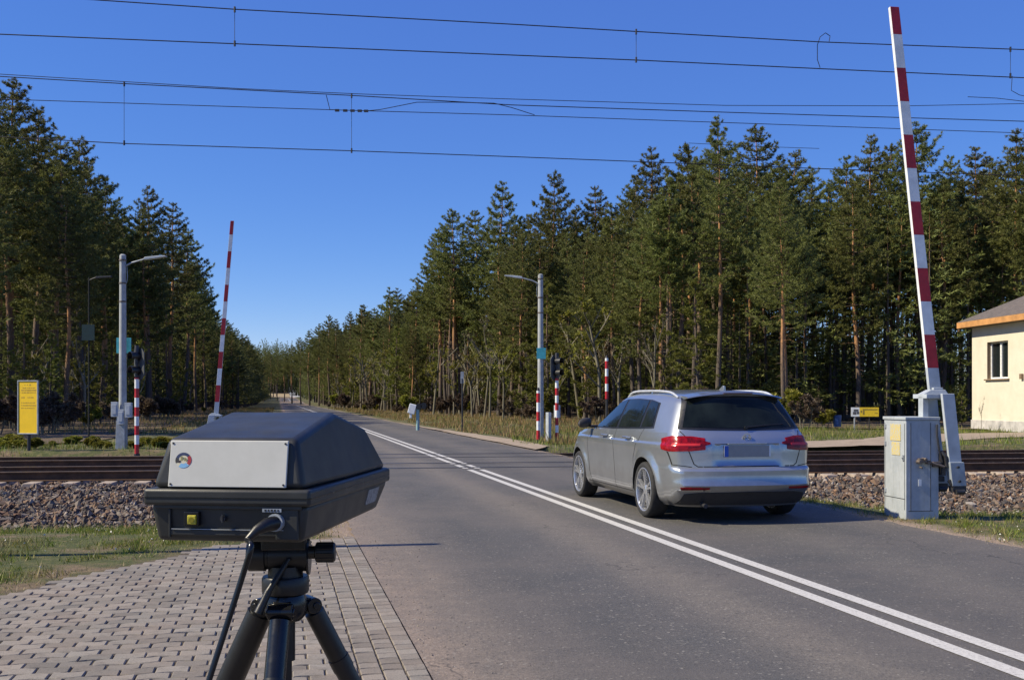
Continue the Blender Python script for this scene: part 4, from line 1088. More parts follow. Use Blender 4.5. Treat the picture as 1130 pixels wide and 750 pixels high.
    mb = MB(); mb.tube([cb + Vector((0, 0.004, 0)), cb + Vector((-0.002, -0.012, 0.0))], 0.019, 20); con = mb.build('connector', M['galv'], o, smooth=True)
    pts = [cb + Vector((0, -0.006, 0)), cb + Vector((-0.012, -0.030, -0.002)), cb + Vector((-0.028, -0.048, -0.012)), cb + Vector((-0.044, -0.058, -0.030))]
    mb = MB(); mb.tube(pts, [0.0155, 0.015, 0.0105, 0.0066], 16); mb.build('cable_boot', M['black'], con, smooth=True)
    mw = Matrix.Translation(loc) @ Matrix.Rotation(ang, 4, 'Z')
    # mounting foot underneath and a small hook at the back
    mb = MB(); mb.box((0.0, 0.345, -0.122), (0.12, 0.14, 0.016)); mb.build('mounting_plate', M['black_gloss'], o, bevel=0.003)
    return o, mw @ pts[-1], mw
radar, cable_start, RM = build_radar()

# cable hanging from the connector to the ground
def bez(P, n=40):
    P = [Vector(p) for p in P]; out = []
    for i in range(len(P) - 1):
        p0 = P[max(i - 1, 0)]; p1 = P[i]; p2 = P[i + 1]; p3 = P[min(i + 2, len(P) - 1)]
        for k in range(n):
            t = k / n
            out.append(0.5 * ((2 * p1) + (-p0 + p2) * t + (2 * p0 - 5 * p1 + 4 * p2 - p3) * t * t + (-p0 + 3 * p1 - 3 * p2 + p3) * t ** 3))
    out.append(P[-1]); return out
cp = [cable_start + Vector((0.008, 0.010, 0.012)), cable_start, pix(277, 603, 2.13), pix(267, 637, 2.13), pix(250, 690, 2.12), pix(230, 752, 2.10), pix(206, 830, 2.08), pix(190, 940, 2.06), Vector((-0.74, 2.1, 0.10)), Vector((-0.80, 2.0, 0.012)), Vector((-1.1, 1.7, 0.01)), Vector((-1.5, 1.2, 0.01))]
mb = MB(); mb.tube(bez(cp, 10), 0.0062, 12); cab = mb.build('power_cable', M['black_gloss'], None, smooth=True)
tag(cab, 'thick black cable curving down from the speed camera housing', 'cable')

def build_tripod():
    C0 = Vector((-0.565, 2.60, 0))
    o = empty('tripod', C0, R(4), 'black tripod with pan head standing on the paving under the camera housing', 'tripod')
    mb = MB(); mb.lathe([(0.0005, 0.868), (0.056, 0.868), (0.058, 0.873), (0.058, 0.905), (0.055, 0.910), (0.0005, 0.910)], 32, lambda x, y, h: Vector((x, y, h)), closed=False)
    mb.lathe([(0.0005, 0.905), (0.044, 0.905), (0.042, 0.935), (0.0005, 0.935)], 28, lambda x, y, h: Vector((x, y, h)), closed=False)
    hd = mb.build('pan_base', M['black'], o, smooth=True)
    # horizontal tilt barrel and top block
    zc = 0.962
    mb = MB(); mb.lathe([(0.0005, -0.092), (0.036, -0.092), (0.040, -0.088), (0.040, -0.048), (0.036, -0.046), (0.036, -0.040), (0.041, -0.038), (0.041, 0.056), (0.036, 0.06), (0.0005, 0.06)], 32, lambda x, y, h: Vector((h, x, zc + y)), closed=False)
    tb = mb.build('tilt_head', M['black'], o, smooth=True)
    mb = MB(); mb.box((0.0, 0.0, 1.000), (0.11, 0.08, 0.045)); mb.box((0.0, 0.0, 1.0275), (0.13, 0.10, 0.014)); mb.build('head_plate', M['black_gloss'], tb, bevel=0.004)
    mb = MB(); mb.lathe([(0.0005, 0.055), (0.016, 0.055), (0.016, 0.075), (0.024, 0.078), (0.024, 0.122), (0.021, 0.125), (0.0005, 0.125)], 24, lambda x, y, h: Vector((h, x - 0.02, zc + y + 0.008)), closed=False)
    for k in range(12):
        a = 2 * math.pi * k / 12; mb.tube([(0.080, -0.02 + 0.0235 * math.cos(a), zc + 0.008 + 0.0235 * math.sin(a)), (0.121, -0.02 + 0.0235 * math.cos(a), zc + 0.008 + 0.0235 * math.sin(a))], 0.0022, 6)
    mb.build('locking_knob', M['black'], tb, smooth=True)
    mb = MB(); mb.lathe([(0.0005, 0.0), (0.036, 0.0), (0.040, 0.005), (0.038, 0.012), (0.0005, 0.012)], 28, lambda x, y, h: Vector((0.053 + h * 0.6, x * 0.95 - 0.0, zc - 0.012 + y)), closed=False); mb.build('tilt_disc', M['black_gloss'], tb, smooth=True)
    # pan handle stub going down-left in front
    mb = MB(); mb.tube([(0.015, -0.045, 0.958), (-0.030, -0.075, 0.885), (-0.052, -0.090, 0.835)], [0.006, 0.008, 0.011], 12); mb.tube([(-0.030, -0.075, 0.885), (-0.050, -0.090, 0.838)], [0.009, 0.010], 12); mb.build('pan_handle', M['black'], tb, smooth=True)
    # crown
    mb = MB(); mb.lathe([(0.0005, 0.80), (0.040, 0.80), (0.052, 0.815), (0.056, 0.845), (0.048, 0.864), (0.0005, 0.866)], 28, lambda x, y, h: Vector((x, y, h)), closed=False)
    crown = mb.build('crown', M['black_gloss'], o, smooth=True)
    mb = MB(); mb.tube([(0, 0, 0.80), (0, 0, 0.38)], 0.016, 16); mb.tube([(0, 0, 0.80), (0, 0, 0.70)], 0.024, 16); mb.build('centre_column', M['black'], o, smooth=True)
    # three legs
    for a in (-92, 30, 152):
        d = Vector((math.cos(R(a)), math.sin(R(a)), 0)); side = Vector((-d.y, d.x, 0))
        top = d * 0.070 + Vector((0, 0, 0.825)); foot = d * 0.50 + Vector((0, 0, 0.004))
        ax = (foot - top).normalized()
        mb = MB(); r0 = 0.0235
        mb.tube([top + ax * 0.015, top + ax * 0.20, top + ax * 0.34], [0.0325, 0.034, 0.0325] if a == 152 else [0.0255, 0.0255, 0.0245], 20)
        leg = mb.build('leg', M['black'] if a != -92 else M['black_gloss'], o, smooth=True)
        mb = MB(); mb.tube([top + ax * (0.155 if a != 152 else 0.0), top + ax * (0.19 if a != 152 else 0.03)], [0.0275, 0.0275], 20); mb.build('leg_collar', M['black'], leg, smooth=True)
        mb = MB(); mb.tube([top + ax * 0.335, top + ax * 0.385], [0.031, 0.028], 20); mb.build('leg_collar', M['black'], leg, smooth=True)
        mb = MB(); mb.tube([top + ax * 0.60, top + ax * 0.645], [0.024, 0.022], 20); mb.build('leg_collar', M['black'], leg, smooth=True)
        mb = MB(); mb.tube([top + ax * 0.38, top + ax * 0.62], 0.0195, 16); mb.tube([top + ax * 0.64, foot - ax * 0.02], 0.0155, 16); mb.build('leg_tube', M['black_gloss'], leg, smooth=True)
        mb = MB(); mb.tube([foot - ax * 0.045, foot], [0.019, 0.016], 14); mb.build('rubber_foot', M['black'], leg, smooth=True)
        # shoulder joint
        mb = MB(); mb.tube([d * 0.066 - side * 0.030 + Vector((0, 0, 0.832)), d * 0.066 + side * 0.030 + Vector((0, 0, 0.832))], 0.020, 18)
        mb.hexa([d * 0.03 - side * 0.024 + Vector((0, 0, 0.815)), d * 0.075 - side * 0.024 + Vector((0, 0, 0.812)), d * 0.075 + side * 0.024 + Vector((0, 0, 0.812)), d * 0.03 + side * 0.024 + Vector((0, 0, 0.815)),
                 d * 0.03 - side * 0.024 + Vector((0, 0, 0.858)), d * 0.075 - side * 0.020 + Vector((0, 0, 0.848)), d * 0.075 + side * 0.020 + Vector((0, 0, 0.848)), d * 0.03 + side * 0.024 + Vector((0, 0, 0.858))])
        mb.tube([d * 0.070 - side * 0.034 + Vector((0, 0, 0.832)), d * 0.070 + side * 0.034 + Vector((0, 0, 0.832))], 0.010, 8)
        mb.build('leg_joint', M['black_gloss'], leg, bevel=0.002, smooth=True)
    return o
M['grey_dark'] = simple('dark_grey_alloy', (0.09, 0.09, 0.10), 0.4, 0.5, var=0.2, scale=30)
build_tripod()

# ================================================================ CAR
def car_paint():
    m = NT('silver_metallic_paint'); p = m.obj()
    fl = m.n('ShaderNodeTexVoronoi', Scale=900.0); m.l(p, fl.inputs['Vector'])
    c = m.ramp(m.noise(p, 3, 6, 0.6), [(0.3, (0.34, 0.365, 0.39)), (0.7, (0.40, 0.425, 0.45))])
    sp = m.n('ShaderNodeSeparateXYZ'); m.l(p, sp.inputs[0])
    dirt = m.ramp(m.math('ADD', sp.outputs[2], m.math('MULTIPLY', m.noise(p, 6, 6, 0.7), 0.35)), [(0.38, (0.55, 0.55, 0.55)), (0.75, (0, 0, 0))])
    c = m.mix(dirt, c, (0.20, 0.18, 0.16))
    m.bsdf(c, 0.28, 0.72, Coat_Weight=0.9, Coat_Roughness=0.05)
    return m.mat
M['paint'] = car_paint()
M['car_glass'] = simple('tinted_glass', (0.010, 0.014, 0.016), 0.05, var=0.3, scale=3, bump=0)
M['rear_glass'] = simple('dark_rear_glass', (0.010, 0.014, 0.013), 0.06, var=0.5, scale=2.5, bump=0, Specular_IOR_Level=0.22)
M['trim'] = simple('black_trim', (0.013, 0.013, 0.015), 0.35, bump=0)
M['bumper_black'] = simple('bumper_plastic', (0.028, 0.027, 0.028), 0.6, bump=0)
M['tail_red'] = simple('red_lamp', (0.24, 0.003, 0.006), 0.22, var=0.35, scale=22, bump=0, Specular_IOR_Level=0.35)
M['tail_dark'] = simple('dark_red_lamp', (0.10, 0.006, 0.010), 0.15, bump=0)
M['chrome'] = simple('chrome', (0.62, 0.63, 0.65), 0.15, 0.95, var=0.05, bump=0)
M['alloy'] = simple('alloy_wheel', (0.50, 0.51, 0.53), 0.28, 0.75, var=0.1, scale=12, bump=0)
M['tyre'] = simple('tyre_rubber', (0.018, 0.018, 0.019), 0.8, var=0.3, scale=18)
M['plate_grey'] = simple('plate_grey', (0.27, 0.27, 0.265), 0.55, var=0.04, bump=0)
M['plate_blue'] = simple('plate_blue', (0.02, 0.09, 0.42), 0.45, bump=0)
M['under'] = simple('underbody', (0.012, 0.012, 0.012), 0.9, bump=0)

def itp(x, T): return float(np.interp(x, [a for a, _ in T], [b for _, b in T]))
XRL = [(0.18, 0.16), (0.26, 0.10), (0.34, 0.050), (0.375, 0.010), (0.42, -0.012), (0.47, 0.008), (0.50, 0.012), (0.575, 0.012), (0.600, 0.035), (0.615, 0.066), (0.68, 0.070), (0.80, 0.073), (0.86, 0.080), (0.92, 0.105), (0.98, 0.150), (1.02, 0.172), (1.20, 0.275), (1.38, 0.385), (1.42, 0.41)]
ZB = [(-0.1, 0.985), (1.0, 0.975), (2.4, 0.955), (3.15, 0.955), (3.5, 0.93), (4.0, 0.86), (4.35, 0.77), (4.6, 0.66)]
XFL = [(0.18, 4.42), (0.35, 4.54), (0.5, 4.56), (0.62, 4.54), (0.75, 4.46), (0.85, 4.36), (0.97, 4.30)]
GZ = [(0.18, 0.86), (0.235, 0.925), (0.30, 0.955), (0.36, 0.965), (0.42, 0.968), (0.56, 0.978), (0.70, 0.990), (0.81, 0.998), (0.845, 0.995), (0.868, 0.972), (0.90, 0.968), (0.98, 0.945)]
W0 = 0.893
AX_R, AX_F = 0.93, 3.56
WR = 0.318
def taper(dr, df):
    a = 1 - 0.085 * (1 - min(max(dr, 0) / 1.0, 1)) ** 2 - 0.055 * (1 - min(max(dr, 0) / 0.14, 1)) ** 2
    b = 1 - 0.10 * (1 - min(max(df, 0) / 0.9, 1)) ** 2 - 0.10 * (1 - min(max(df, 0) / 0.2, 1)) ** 2
    return a * b
def flare(x, z):
    f = 0
    for ax in (AX_R, AX_F):
        d = math.hypot(x - ax, z - WR)
        f += 0.028 * math.exp(-((d - 0.39) / 0.045) ** 2) if d > 0.39 else (0.028 if d > 0.3 else 0)
    return f
BR, BF = 0.13, 0.32
def build_body_mesh():
    """lower body + greenhouse as one mesh object"""
    verts = []; faces = []
    def grid(fn, na, nb, flip=False):
        b0 = len(verts)
        for i in range(na + 1):
            for j in range(nb + 1): verts.append(fn(i / na, j / nb))
        for i in range(na):
            for j in range(nb):
                q = [b0 + i * (nb + 1) + j, b0 + (i + 1) * (nb + 1) + j, b0 + (i + 1) * (nb + 1) + j + 1, b0 + i * (nb + 1) + j + 1]
                faces.append(q if not flip else q[::-1])
    def umap(u):   # denser at both ends
        return u - 0.11 * math.sin(2 * math.pi * u)
    # ---- lower body
    zrows = sorted(set([0.18, 0.21, 0.235, 0.26, 0.30, 0.34, 0.38, 0.42, 0.46, 0.50, 0.54, 0.575, 0.588, 0.600, 0.615, 0.65, 0.70, 0.75, 0.78, 0.81, 0.83, 0.845, 0.857, 0.868, 0.885, 0.91, 0.94, 0.98]))
    nz = len(zrows) - 1; NXX = 150; NY = 36
    def side_xyz(u, j, sgn):
        zr = zrows[j]
        xr = itp(zr, XRL) + BR; xf = itp(zr, XFL) - BF
        x = xr + (xf - xr) * umap(u)
        zt = itp(x, ZB)
        z = 0.18 + (zr - 0.18) * ((zt - 0.18) / 0.80) if zt < 0.90 else (zr if zr < 0.885 else 0.885 + (zr - 0.885) * (zt - 0.885) / (0.98 - 0.885))
        hw = W0 * itp(zr, GZ) * taper(x - xr, xf - x) + flare(x, z)
        return (x, sgn * hw, z)
    for sgn in (1, -1):
        grid(lambda a, b, s=sgn: side_xyz(a, round(b * nz), s), NXX, nz, flip=(sgn == 1))
    # rear and front faces
    def cap(a, b, rear):
        j = round(b * nz); f = -1 + 2 * a
        e = side_xyz(0.0 if rear else 1.0, j, 1)
        bul = (BR if rear else BF)
        k = abs(f) ** 3.0 if rear else abs(f) ** 2.4
        x = e[0] - bul * (1 - k) if rear else e[0] + bul * (1 - k)
        if rear and 0.64 < zrows[j] < 0.86 and abs(f * e[1]) < 0.36:      # number plate recess
            x += 0.022
        return (x, f * e[1], e[2])
    grid(lambda a, b: cap(a, b, True), NY, nz, flip=False)
    grid(lambda a, b: cap(a, b, False), NY, nz, flip=True)
    def top(a, b, lvl):
        f = -1 + 2 * b
        e0 = side_xyz(a, lvl, 1)
        # reach over the bulged caps at both ends
        x = e0[0]
        if a == 0: x = e0[0] - BR * (1 - abs(f) ** 3.0)
        if a == 1: x = e0[0] + BF * (1 - abs(f) ** 2.4)
        z = e0[2] + (0.035 * (1 - f * f) * min(1, max(0, (0.97 * NXX - a * NXX) / 12)) * (1 if a > 0.6 else 0) if lvl else 0)
        return (x, f * e0[1], z)
    grid(lambda a, b: top(a, b, nz), NXX, NY, flip=False)
    grid(lambda a, b: top(a, b, 0), NXX, NY, flip=True)
    me = bpy.data.meshes.new('body'); me.from_pydata(verts, [], faces)
    bm = bmesh.new(); bm.from_mesh(me); bmesh.ops.remove_doubles(bm, verts=bm.verts, dist=0.0006); bmesh.ops.recalc_face_normals(bm, faces=bm.faces); bm.to_mesh(me); bm.free()
    lo = me
    # ---- greenhouse
    verts = []; faces = []
    NW = 26; NG = 90
    XFG = [(0, 3.42), (0.15, 3.24), (0.5, 2.90), (0.85, 2.58), (1.0, 2.42)]
    ZE = [(0.3, 1.375), (0.6, 1.392), (1.2, 1.408), (1.9, 1.412), (2.5, 1.39), (3.4, 1.33)]
    def gs(u, w, sgn=1):
        zc = 0.96 + w * 0.445
        xr = itp(zc, XRL) + BR * (1 - 0.25 * w); xf = itp(w, XFG) - 0.25
        x = xr + (xf - xr) * umap(u)
        zb = itp(x, ZB) - 0.025; zt = itp(x, ZE)
        z = zb + w * (zt - zb)
        hb = W0 * 0.952 * taper(x - xr, 9)
        hw = hb - 0.155 * w - 0.035 * w * w
        if w > 0.8: hw -= 0.055 * ((w - 0.8) / 0.2) ** 2
        hw *= (1 - 0.05 * (1 - min((xf - x) / 0.8, 1)) ** 2)
        hw -= 0.02 * w * (1 - min(max(x - xr, 0) / 0.5, 1)) ** 2
        return (x, sgn * hw, z)
    for sgn in (1, -1): grid(lambda a, b, s=sgn: gs(a, b, s), NG, NW, flip=(sgn == 1))
    def gcap(a, b, rear):
        f = -1 + 2 * a; e = gs(0 if rear else 1, b)
        bul = BR * (1 - 0.25 * b) if rear else 0.25
        k = abs(f) ** (3.0 if rear else 2.2)
        cz = 0.055 * (1 - abs(f) ** 2.2) * b ** 6
        return ((e[0] - bul * (1 - k)) if rear else e[0] + bul * (1 - k), f * e[1], e[2] + cz)
    grid(lambda a, b: gcap(a, b, True), NY, NW); grid(lambda a, b: gcap(a, b, False), NY, NW, flip=True)
    def gtop(a, b):
        f = -1 + 2 * b; e = gs(a, 1.0); x = e[0]
        if a == 0: x -= BR * 0.75 * (1 - abs(f) ** 3)
        if a == 1: x += 0.25 * (1 - abs(f) ** 2.2)
        return (x, f * e[1], e[2] + 0.055 * (1 - abs(f) ** 2.2))
    grid(gtop, NG, NY)
    def gbot(a, b):
        f = -1 + 2 * b; e = gs(a, 0.0); x = e[0]
        if a == 0: x -= BR * (1 - abs(f) ** 3)
        if a == 1: x += 0.25 * (1 - abs(f) ** 2.2)
        return (x, f * e[1], e[2])
    grid(gbot, NG, NY, flip=True)
    me2 = bpy.data.meshes.new('green'); me2.from_pydata(verts, [], faces)
    bm = bmesh.new(); bm.from_mesh(me2); bmesh.ops.remove_doubles(bm, verts=bm.verts, dist=0.0006); bmesh.ops.recalc_face_normals(bm, faces=bm.faces); bm.to_mesh(me2); bm.free()
    return lo, me2

def build_car():
    P0 = Vector((1.61, 11.94, 0))                       # rear left tyre contact
    rz = math.atan2(RD.y, RD.x)
    left = Vector((-RD.y, RD.x, 0))
    org = P0 - RD * AX_R - left * 0.775
    o = empty('estate_car', org, rz, 'silver estate car with red tail lights driving over the level crossing', 'car')
    lo, gh = build_body_mesh()
    ol = bpy.data.objects.new('tmp_lo', lo); og = bpy.data.objects.new('tmp_gh', gh); link(ol); link(og)
    # wheel arch cutters
    cutters = []
    for ax in (AX_R, AX_F):
        for s in (1, -1):
            mb = MB(); mb.tube([(ax, s * 0.56, WR + 0.01), (ax, s * 1.2, WR + 0.01)], 0.362, 48); c = mb.build('cutter', M['under']); cutters.append(c)
    for c in cutters:
        md = ol.modifiers.new('b', 'BOOLEAN'); md.operation = 'DIFFERENCE'; md.object = c; md.solver = 'EXACT'
    dg = bpy.context.evaluated_depsgraph_get(); dg.update()
    lo2 = bpy.data.meshes.new_from_object(ol.evaluated_get(dg))
    print('car lower verts', len(lo.vertices), '->', len(lo2.vertices))
    # BVH from the uncut surfaces
    bm = bmesh.new(); bm.from_mesh(lo); bm.from_mesh(gh); bvh = BVHTree.FromBMesh(bm); bm.free()
    # joined body; faces inside arches get the underbody material
    bm = bmesh.new(); bm.from_mesh(lo2); bm.from_mesh(gh)
    me = bpy.data.meshes.new('body'); bm.to_mesh(me); bm.free()
    me.materials.clear(); me.materials.append(M['paint']); me.materials.append(M['under'])
    for pl in me.polygons:
        c = pl.center; pl.material_index = 0
        for ax in (AX_R, AX_F):
            d = math.hypot(c.x - ax, c.z - WR - 0.01)
            if d < 0.3645 and abs(c.y) < 0.98 and abs(c.y) > 0.50 and (d > 0.355 or abs(abs(c.y) - 0.56) < 0.01): pl.material_index = 1
        if c.z < 0.185: pl.material_index = 1
    me.polygons.foreach_set('use_smooth', np.full(len(me.polygons), True))
    try: me.set_sharp_from_angle(angle=R(38))
    except Exception: pass
    body = bpy.data.objects.new('body', me); link(body, o)
    for t in [ol, og] + cutters: bpy.data.objects.remove(t, do_unlink=True)

    def hit(org_, d):
        r = bvh.ray_cast(Vector(org_), Vector(d).normalized())
        return r[0], r[1]
    def proj_side(x, z, sgn=1):
        h, n = hit((x, sgn * 2.0, z), (0, -sgn, 0)); return h, n
    def proj_rear(y, z):
        h, n = hit((-2.0, y, z), (1, 0, 0)); return h, n
    def proj_wrap(phi, z, sgn=1):      # phi degrees: 180 straight back, 90 straight to the side
        cx, cy = 0.62, 0.35 * sgn
        d = Vector((math.cos(R(phi)), sgn * math.sin(R(phi)), 0))
        h, n = hit(Vector((cx, cy, z)) + d * 2.0, -d); return h, n
    def patch(name, bot, topc, n, mm, pj, mat, parent, off=0.004, thick=0.006, sgn=1):
        """bot/topc: polylines of (a,b) in projector coordinates; projected on the body and set proud"""
        def along(pl, t):
            L = [0]
            for i in range(1, len(pl)): L.append(L[-1] + math.dist(pl[i], pl[i - 1]))
            tt = t * L[-1]
            return (np.interp(tt, L, [p[0] for p in pl]), np.interp(tt, L, [p[1] for p in pl]))
        V = []; N = []
        for i in range(n + 1):
            A = along(bot, i / n); B = along(topc, i / n)
            for j in range(mm + 1):
                f = j / mm; a = A[0] + (B[0] - A[0]) * f; b = A[1] + (B[1] - A[1]) * f
                h, nr = pj(a, b) if pj is not proj_side and pj is not proj_wrap else pj(a, b, sgn)
                if h is None: h = V[-1] if V else Vector((0, 0, 0)); nr = N[-1] if N else Vector((1, 0, 0))
                V.append(h); N.append(nr)
        cen = Vector((2.0, 0, 0.8))
        out = []; 
        for h, nr in zip(V, N):
            if nr.dot(h - cen) < 0: nr = -nr
            out.append(h + nr * off)
        inn = [p - (N[i] if N[i].dot(p - cen) > 0 else -N[i]) * (thick + off) for i, p in enumerate(out)]
        w = mm + 1; fs = []; K = len(out)
        for i in range(n):
            for j in range(mm):
                fs.append((i * w + j, (i + 1) * w + j, (i + 1) * w + j + 1, i * w + j + 1))
        for i in range(n):
            fs.append((i * w, i * w + K, (i + 1) * w + K, (i + 1) * w)); fs.append((i * w + mm, (i + 1) * w + mm, (i + 1) * w + mm + K, i * w + mm + K))
        for j in range(mm):
            fs.append((j, j + 1, j + 1 + K, j + K)); e = n * w; fs.append((e + j, e + j + K, e + j + 1 + K, e + j + 1))
        mb = MB(); mb.add(out + inn, fs); return mb.build(name, mat, parent, smooth=True, angle=40)
    def line(name, pts, pj, wd, mat, parent, sgn=1, off=0.0012, n=30):
        """thin dark strip along a polyline (panel gap)"""
        mb = MB()
        seg = []
        for i in range(len(pts) - 1):
            for k in range(n // (len(pts) - 1) + 1):
                f = k / (n // (len(pts) - 1) + 1); seg.append((pts[i][0] + (pts[i + 1][0] - pts[i][0]) * f, pts[i][1] + (pts[i + 1][1] - pts[i][1]) * f))
        seg.append(pts[-1]); V = []
        for i, (a, b) in enumerate(seg):
            p = seg[max(i - 1, 0)]; q = seg[min(i + 1, len(seg) - 1)]; dx, dy = q[0] - p[0], q[1] - p[1]; L = math.hypot(dx, dy) + 1e-9
            for s in (-1, 1):
                aa, bb = a - s * dy / L * wd / 2, b + s * dx / L * wd / 2
                h, nr = pj(aa, bb) if pj is proj_rear else pj(aa, bb, sgn)
                if h is None: h = V[-1] if V else Vector((0, 0, 0)); nr = Vector((0, 0, 1))
                cen = Vector((2, 0, .8)); nr = nr if nr.dot(h - cen) > 0 else -nr
                V.append(h + nr * off)
        mb.add(V, [(2 * i, 2 * i + 1, 2 * i + 3, 2 * i + 2) for i in range(len(seg) - 1)]); return mb.build(name, mat, parent, smooth=True)

    ZA = 0.0
    for s in (1, -1):
        # side glass band in black trim, three panes each a window
        botl = [(0.80, 1.018), (1.2, 1.002), (2.2, 0.978), (3.12, 0.972)]
        topl = [(0.90, 1.305), (1.15, 1.338), (1.6, 1.352), (2.1, 1.345), (2.5, 1.285), (3.12, 0.985)]
        tr = patch('window_surround', botl, topl, 60, 14, proj_side, M['trim'], body, 0.004, 0.004, s)
        for bb_, tt_, nm in (([(0.845, 1.035), (1.16, 1.022)], [(0.935, 1.298), (1.0, 1.312), (1.16, 1.325)], 'q'),
                             ([(1.225, 1.020), (1.98, 1.000)], [(1.225, 1.328), (1.6, 1.338), (1.93, 1.338)], 'r'),
                             ([(2.065, 0.998), (2.93, 0.985)], [(2.015, 1.335), (2.15, 1.325), (2.48, 1.272), (2.93, 1.045)], 'f')):
            patch('side_window', bb_, tt_, 30, 12, proj_side, M['car_glass'], tr, 0.0075, 0.004, s)
        # door gaps
        line('door_gap', [(2.03, 0.98), (2.03, 0.60), (2.02, 0.24)], proj_side, 0.009, M['under'], body, s)
        line('door_gap', [(3.10, 0.97), (3.14, 0.72), (3.10, 0.40), (3.02, 0.24)], proj_side, 0.009, M['under'], body, s)
        line('door_gap', [(1.06, 1.01), (1.16, 0.86), (1.30, 0.66), (1.33, 0.42), (1.38, 0.25)], proj_side, 0.009, M['under'], body, s)
        line('sill_shadow_gap', [(1.32, 0.262), (3.15, 0.262)], proj_side, 0.012, M['bumper_black'], body, s)
        # crease line (shadow line) handles
        for hx in (1.52, 2.40):
            mb = MB(); h, nr = proj_side(hx, 0.885, s)
            y = h.y
            mb.tube([(hx - 0.09, y + s * 0.006, 0.892), (hx - 0.075, y + s * 0.035, 0.893), (hx + 0.075, y + s * 0.037, 0.893), (hx + 0.09, y + s * 0.006, 0.892)], [0.012, 0.0135, 0.0135, 0.012], 10)
            hd = mb.build('door_handle', M['paint'], body, smooth=True)
            mb = MB(); mb.tube([(hx - 0.07, y + s * 0.050, 0.893), (hx + 0.07, y + s * 0.050, 0.893)], 0.004, 8); mb.build('handle_strip', M['chrome'], hd, smooth=True)
        # mirror
        h, nr = proj_side(3.0, 0.99, s)
        yb = abs(h.y)
        mb = MB()
        mb.lathe([(0.0005, -0.075), (0.05, -0.07), (0.078, -0.045), (0.088, 0.0), (0.080, 0.06), (0.055, 0.10), (0.0005, 0.12)], 20,
                 lambda a, b, c: Vector((3.04 + b * 0.62 - c * 0.25, s * (yb + 0.15 + c * 1.0), 1.03 + a * (0.80 if a > 0 else 0.72) - c * 0.12)), closed=False)
        mir = mb.build('mirror', M['bumper_black'], body, smooth=True)
        mb = MB(); mb.box((3.02, s * (yb + 0.04), 0.985), (0.08, 0.12, 0.035)); mb.build('mirror_arm', M['trim'], mir, bevel=0.008)
        # tail lamp: outer lamp on the corner, inner lamp on the hatch
        mk = [(198, 0.800), (180, 0.798), (160, 0.795), (135, 0.793), (118, 0.800), (108, 0.815), (103, 0.85)]
        # outer unit (in wrap coordinates)
        lamp = patch('tail_lamp', [(166, 0.803), (150, 0.788), (125, 0.783), (108, 0.800)], [(166, 0.925), (150, 0.945), (125, 0.948), (103, 0.915)], 26, 10, proj_wrap, M['tail_red'], body, 0.006, 0.02, s)
        patch('tail_lamp_centre', [(160, 0.845), (128, 0.842)], [(160, 0.868), (128, 0.866)], 16, 3, proj_wrap, M['tail_bright'], lamp, 0.009, 0.002, s)
        pj = (lambda a, b: proj_rear(a, b))
        ol_ = [(s * 0.655, 0.812), (s * 0.55, 0.830), (s * 0.42, 0.862)]; ot_ = [(s * 0.655, 0.930), (s * 0.55, 0.915), (s * 0.42, 0.880)]
        l2 = patch('tail_lamp', ol_, ot_, 16, 8, pj, M['tail_red2'], body, 0.006, 0.012)
        # lower reflector and black diffuser corner
        patch('reflector', [(s * 0.74, 0.375), (s * 0.46, 0.383)], [(s * 0.755, 0.402), (s * 0.46, 0.402)], 14, 3, pj, M['tail_red'], body, 0.005, 0.01)
        patch('reflector_highlight', [(s * 0.77, 0.360), (s * 0.45, 0.370)], [(s * 0.77, 0.373), (s * 0.45, 0.381)], 14, 2, pj, M['chrome'], body, 0.005, 0.01)  # bright strip stands in for the highlight below the reflector
        # headlight (for the copy seen from the front)
        pf = (lambda a, b: hit((6.5, a, b), (-1, 0, 0)))
        patch('headlamp', [(s * 0.78, 0.60), (s * 0.42, 0.58)], [(s * 0.76, 0.69), (s * 0.42, 0.66)], 14, 6, pf, M['headlamp'], body, 0.006, 0.01)
        # roof rail
        pts = []
        for k in range(25):
            x = 0.62 + k * (2.35 - 0.62) / 24; h, nr = hit((x, s * 0.585, 2.2), (0, 0, -1))
            lift = 0.030 * min(1, min(k, 24 - k) / 2.5)
            pts.append(h + Vector((0, 0, 0.002 + lift)))
        mb = MB(); mb.tube(pts, [0.011] + [0.0135] * 23 + [0.011], 10); rl = mb.build('roof_rail', M['rail_alu'], body, smooth=True)
        mb = MB()
        for k in (0, 12, 24): mb.box(pts[k] - Vector((0, 0, 0.012 if k != 12 else 0.02)), (0.06, 0.016, 0.03))
        mb.build('rail_foot', M['chrome'], rl)
    pj = (lambda a, b: proj_rear(a, b))
    # rear window with black surround
    bo = [(0.715, 1.020), (0.5, 1.010), (0.0, 1.005), (-0.5, 1.010), (-0.715, 1.020)]
    tp = [(0.575, 1.360), (0.3, 1.378), (0, 1.384), (-0.3, 1.378), (-0.575, 1.360)]
    sw = patch('rear_window_surround', bo, tp, 50, 16, pj, M['trim'], body, 0.004, 0.006)
    bo = [(0.665, 1.040), (0.0, 1.028), (-0.665, 1.040)]; tp = [(0.545, 1.330), (0, 1.345), (-0.545, 1.330)]
    rw = patch('rear_window', bo, tp, 40, 12, pj, M['rear_glass'], sw, 0.008, 0.004)
    # wiper
    mb = MB(); a, _ = pj(-0.02, 1.04); b, _ = pj(-0.50, 1.075); mb.tube([a + Vector((-0.02, 0, 0)), a.lerp(b, 0.5) + Vector((-0.030, 0, 0.004)), b + Vector((-0.018, 0, 0))], [0.010, 0.007, 0.005], 8); mb.tube([a + Vector((0.0, 0, -0.005)), a + Vector((-0.03, 0, -0.005))], 0.018, 12); mb.build('rear_wiper', M['trim'], rw, smooth=True)
    # spoiler above the window: curved wedge
    mb = MB(); V = []
    n = 24
